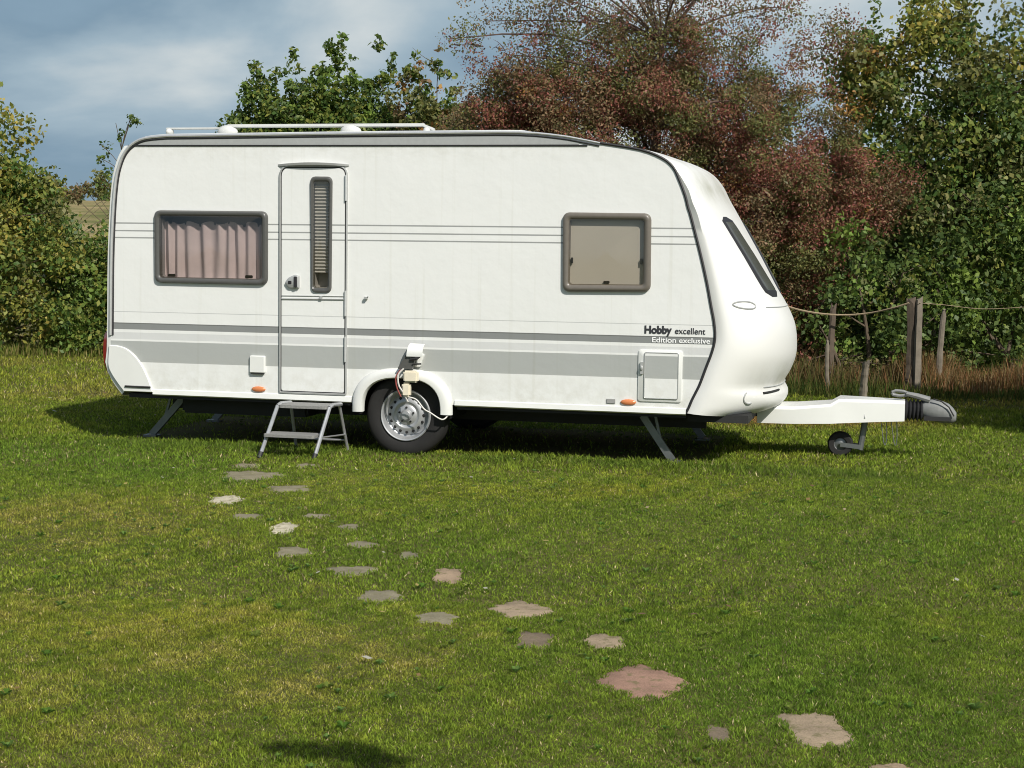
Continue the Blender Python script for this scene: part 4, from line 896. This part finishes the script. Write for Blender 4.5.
tree('hedge_thicket', 'dense green thicket directly behind the caravan', 'thicket', (-1.5, 24.6), [B(x, 265+(x*7 % 13), 25.2, 1.3, 1.3) for x in range(265, 760, 62)], {'hazel': 3, 'deep': 3, 'olive': 2}, size=.13, dens=6, per=60, stems=6, n_limb=30)
tree('hedge_thicket', 'dense dark thicket at the back of the right hedge', 'thicket', (6.0, 23.5), [B(x, 225+(x*7 % 17), 23.2, 1.2, 1.75) for x in range(720, 1130, 60)] + [B(x, 335, 22.4, 1.1, .75) for x in range(760, 1130, 60)], {'deep': 4, 'hazel': 2}, size=.12, dens=8, per=60, stems=6, n_limb=30)
# far tree line closing the view
tree('far_wood', 'distant low tree line on the horizon', 'trees', (0, 300), [((x, 300 + 12*math.sin(x), 10 + .8*math.sin(x*.7)), (11, 6, 1.8)) for x in range(-170, 200, 15)], {'deep': 3, 'olive': 2}, size=.9, dens=.05, per=60, spread=(.8, 1.8), n_limb=0, trunk_r=.3)['kind'] = 'stuff'
# unseen bush added at the right to cast shade across the lawn corner
tree('shade_shrub', 'unseen rounded shrub added right of the hitch to shade the lawn corner', 'shrub', (6.2, 15.0), [((5.40, 14.1, 1.2), (.65, .7, 1.1)), ((5.95, 14.8, 1.4), (.75, .8, 1.2)), ((6.5, 15.6, 1.5), (.9, .9, 1.3))], {'hazel': 3, 'deep': 2}, size=.09, dens=26, per=60, stems=4, n_limb=16)
# unseen tree added behind the camera; its bough casts the foreground shadow
tree('shadow_tree', 'unseen tree added behind the camera, its low bough shading the foreground', 'tree', (2.9, -1.2), [((3.4, -2.2, 3.6), (1.3, 1.2, 1.2)), ((.74, 2.56, 2.42), (.10, .045, .05)), ((.87, 2.53, 2.42), (.09, .04, .045)), ((.98, 2.46, 2.42), (.09, .045, .045)), ((1.4, 2.0, 2.6), (.2, .2, .12))], {'hazel': 1}, size=.05, dens=60, per=60, spread=(.055,.08), n_limb=24, trunk_r=.12)

# ------------------------------------------------------------------ tall grass at the hedge foot
def tall_grass(name, label, n, fx, h0, h1, wd, cols, lean=.45):
    P = fx(n); L = rng.uniform(h0, h1, len(P))*np.clip(.75+.5*hnoise(P[:, 0]*2, P[:, 1]*2), .4, 1.4); c = np.array(cols)[rng.integers(0, len(cols), len(P))]*rng.uniform(.7, 1.3, (len(P), 1))
    V = grass_cloud(P, L, wd*rng.uniform(.5, 1.2, len(P)), lean, None); tag(raw_mesh(name, V, 2, 4, c, M['grass']), label, 'tall grass', kind='stuff')
def strip(pts, wdt):
    pts = np.array(pts, float)
    def f(n):
        seg = rng.integers(0, len(pts)-1, n); t = rng.uniform(0, 1, n)[:, None]; p = pts[seg]*(1-t) + pts[seg+1]*t
        p = p + rng.normal(0, 1, (n, 2))*wdt; return np.stack([p[:, 0], p[:, 1], np.zeros(n)], 1)
    return f
tall_grass('dry_grass', 'tall rusty dry grass along the fence at the right', 7000, strip([(4.9, 18.95), (5.4, 18.9), (7.8, 18.4)], .30), .25, .62, .011, [(.28,.135,.065), (.32,.18,.08), (.16,.10,.04), (.34,.25,.13), (.13,.12,.035)])
tall_grass('rank_grass', 'uncut green grass along the foot of the left hedge', 7000, strip([(-9.5, 23.1), (-7.5, 23.0), (-6.0, 23.3), (-3, 23.6), (2.5, 20.6)], .30), .06, .24, .013, [(.16,.20,.04), (.22,.23,.05), (.12,.17,.03), (.30,.25,.10)])
tall_grass('rough_grass', 'olive brown rough grass round the fence posts', 5000, strip([(2.4, 19.2), (4.0, 18.9), (5.2, 18.9)], .3), .15, .5, .011, [(.16,.12,.05), (.13,.14,.04), (.22,.17,.08), (.09,.11,.03), (.24,.13,.06)])
tall_grass('bank_grass', 'green tufts under the dry grass beside the hitch', 5000, strip([(3.2, 18.3), (5.0, 18.2), (7.2, 17.8)], .25), .08, .26, .011, [(.09,.12,.025), (.13,.13,.035), (.05,.085,.02)])

# ------------------------------------------------------------------ fence posts and rope
def post(label, px, Y, top_py, r, mat, lean=0., n=9, split=False, name='fence_post'):
    p = at(px, top_py, Y); h = p.z; m = MB(); rs = random.Random(int(px)); rings = []
    kn = [rs.uniform(.72, 1.22) for _ in range(n)]; bx, by = rs.uniform(-.05, .05), rs.uniform(-.05, .05)
    for i in range(15):
        t = i/14; rr_ = r*(1.12 - .22*t)*rs.uniform(.93, 1.07); bw = math.sin(math.pi*t)
        rings.append([(p.x - lean*(1-t) + bx*bw*.5 + rr_*kn[k]*rs.uniform(.9, 1.1)*math.cos(2*math.pi*k/n), Y + by*bw*.5 + rr_*kn[k]*math.sin(2*math.pi*k/n), -.05 + (h+.05)*t + (rs.uniform(-.07, .03) if i == 14 else 0)) for k in range(n)])
    m.loft(rings, True, True); o = m.build(name, M[mat], None, smooth=False)
    tag(o, label, 'fence post', 'wooden posts of the rope fence'); return p
post('thick dark half of the split post where the rope is tied', 911, 18.4, 299, .062, 'post_wood')
post('paler half of the split post leaning against the dark one', 919, 18.35, 297, .045, 'post_pale')
post('thin broken pale post right of the split one', 944, 18.8, 311, .032, 'post_pale', .03)
post('thin grey post showing behind the sagging rope', 834, 18.9, 304, .036, 'post_wood')
post('slender weathered stake between caravan nose and short stump', 828, 18.3, 341, .026, 'post_pale', -.03)
post('short pale stump standing behind the drawbar', 866, 17.6, 362, .036, 'post_pale', .02)
m = MB(); pts = []
ctrl = [at(770, 300, 18.5), at(796, 309, 18.6), at(820, 313.5, 18.7), at(845, 315, 18.7), at(870, 313, 18.6), at(893, 308, 18.4), at(909, 303, 18.3)]
m.tube(catmull([tuple(c) for c in ctrl], 5), .012, 6); m.tube(catmull([tuple(at(919, 303, 18.28)), tuple(at(945, 305, 18.7)), tuple(at(985, 309, 18.7)), tuple(at(1040, 306, 18.6))], 6), .004, 5)
tag(m.build('fence_rope', M['rope'], None, smooth=True), 'sagging rope strung between the fence posts behind the caravan nose', 'rope')
# ================================================================== LIGHT
sun_dir = Vector((.488, -.873, 0)).normalized()*math.cos(R(41)) + Vector((0, 0, math.sin(R(41))))
sl = bpy.data.lights.new('sun', 'SUN'); sl.energy = 4.85; sl.angle = R(.53); sl.color = (1, .955, .88)
so_ = bpy.data.objects.new('sun', sl); col.objects.link(so_); so_.rotation_euler = sun_dir.to_track_quat('Z', 'Y').to_euler(); so_.location = (10, -15, 20)

w = bpy.data.worlds.new('World'); sc.world = w; w.use_nodes = True; nt = w.node_tree; ns = nt.nodes; ln = nt.links
bg = ns['Background']; bg.inputs['Strength'].default_value = .1
sky = ns.new('ShaderNodeTexSky'); sky.sky_type = 'NISHITA'; sky.sun_disc = False; sky.sun_elevation = R(41); sky.sun_rotation = math.atan2(.488, -.873); sky.dust_density = 1.5; sky.air_density = 1.
tc = ns.new('ShaderNodeTexCoord')
mp = ns.new('ShaderNodeMapping'); mp.inputs['Scale'].default_value = (3.4, 3.4, 8.0); mp.inputs['Location'].default_value = (.1, .9, .3); mp.inputs['Rotation'].default_value = (0, R(-8), 0)
ln.new(tc.outputs['Generated'], mp.inputs[0])
n1 = N(nt, 'ShaderNodeTexNoise', Scale=1.1, Detail=8., Roughness=.50, Distortion=.35); ln.new(mp.outputs[0], n1.inputs['Vector'])
cl = ns.new('ShaderNodeValToRGB'); e = cl.color_ramp.elements
e[0].position = .39; e[0].color = (2.2, 3.3, 4.3, 1); e[1].position = .61; e[1].color = (6.0, 6.6, 6.8, 1)
q = e.new(.50); q.color = (3.6, 4.7, 5.5, 1)
ln.new(n1.outputs['Fac'], cl.inputs[0])
mk = ns.new('ShaderNodeMapRange'); mk.inputs[1].default_value = .25; mk.inputs[2].default_value = .40; ln.new(n1.outputs['Fac'], mk.inputs[0]); mk.inputs[3].default_value = .6; mk.inputs[4].default_value = 1
# cloud bank lies low; unseen overhead sky made clear blue to cut fill light
sz = ns.new('ShaderNodeSeparateXYZ'); ln.new(tc.outputs['Generated'], sz.inputs[0])
el = ns.new('ShaderNodeMapRange'); el.inputs[1].default_value = .28; el.inputs[2].default_value = .55; el.inputs[3].default_value = 1; el.inputs[4].default_value = .12; ln.new(sz.outputs['Z'], el.inputs[0])
km = N(nt, 'ShaderNodeMath', operation='MULTIPLY'); ln.new(mk.outputs[0], km.inputs[0]); ln.new(el.outputs[0], km.inputs[1])
mx = N(nt, 'ShaderNodeMix', data_type='RGBA'); ln.new(km.outputs[0], mx.inputs[0]); ln.new(sky.outputs[0], mx.inputs[6]); ln.new(cl.outputs[0], mx.inputs[7])
ln.new(mx.outputs[2], bg.inputs[0])

sc.view_settings.view_transform = 'Standard'; sc.view_settings.look = 'None'; sc.view_settings.exposure = 0.; sc.view_settings.gamma = 1.; sc.view_settings.use_curve_mapping = False
sc.render.engine = 'CYCLES'; sc.cycles.use_denoising = True; sc.cycles.denoising_prefilter = 'ACCURATE'; sc.cycles.filter_width = 1.0; sc.cycles.transparent_max_bounces = 12; sc.cycles.max_bounces = 6
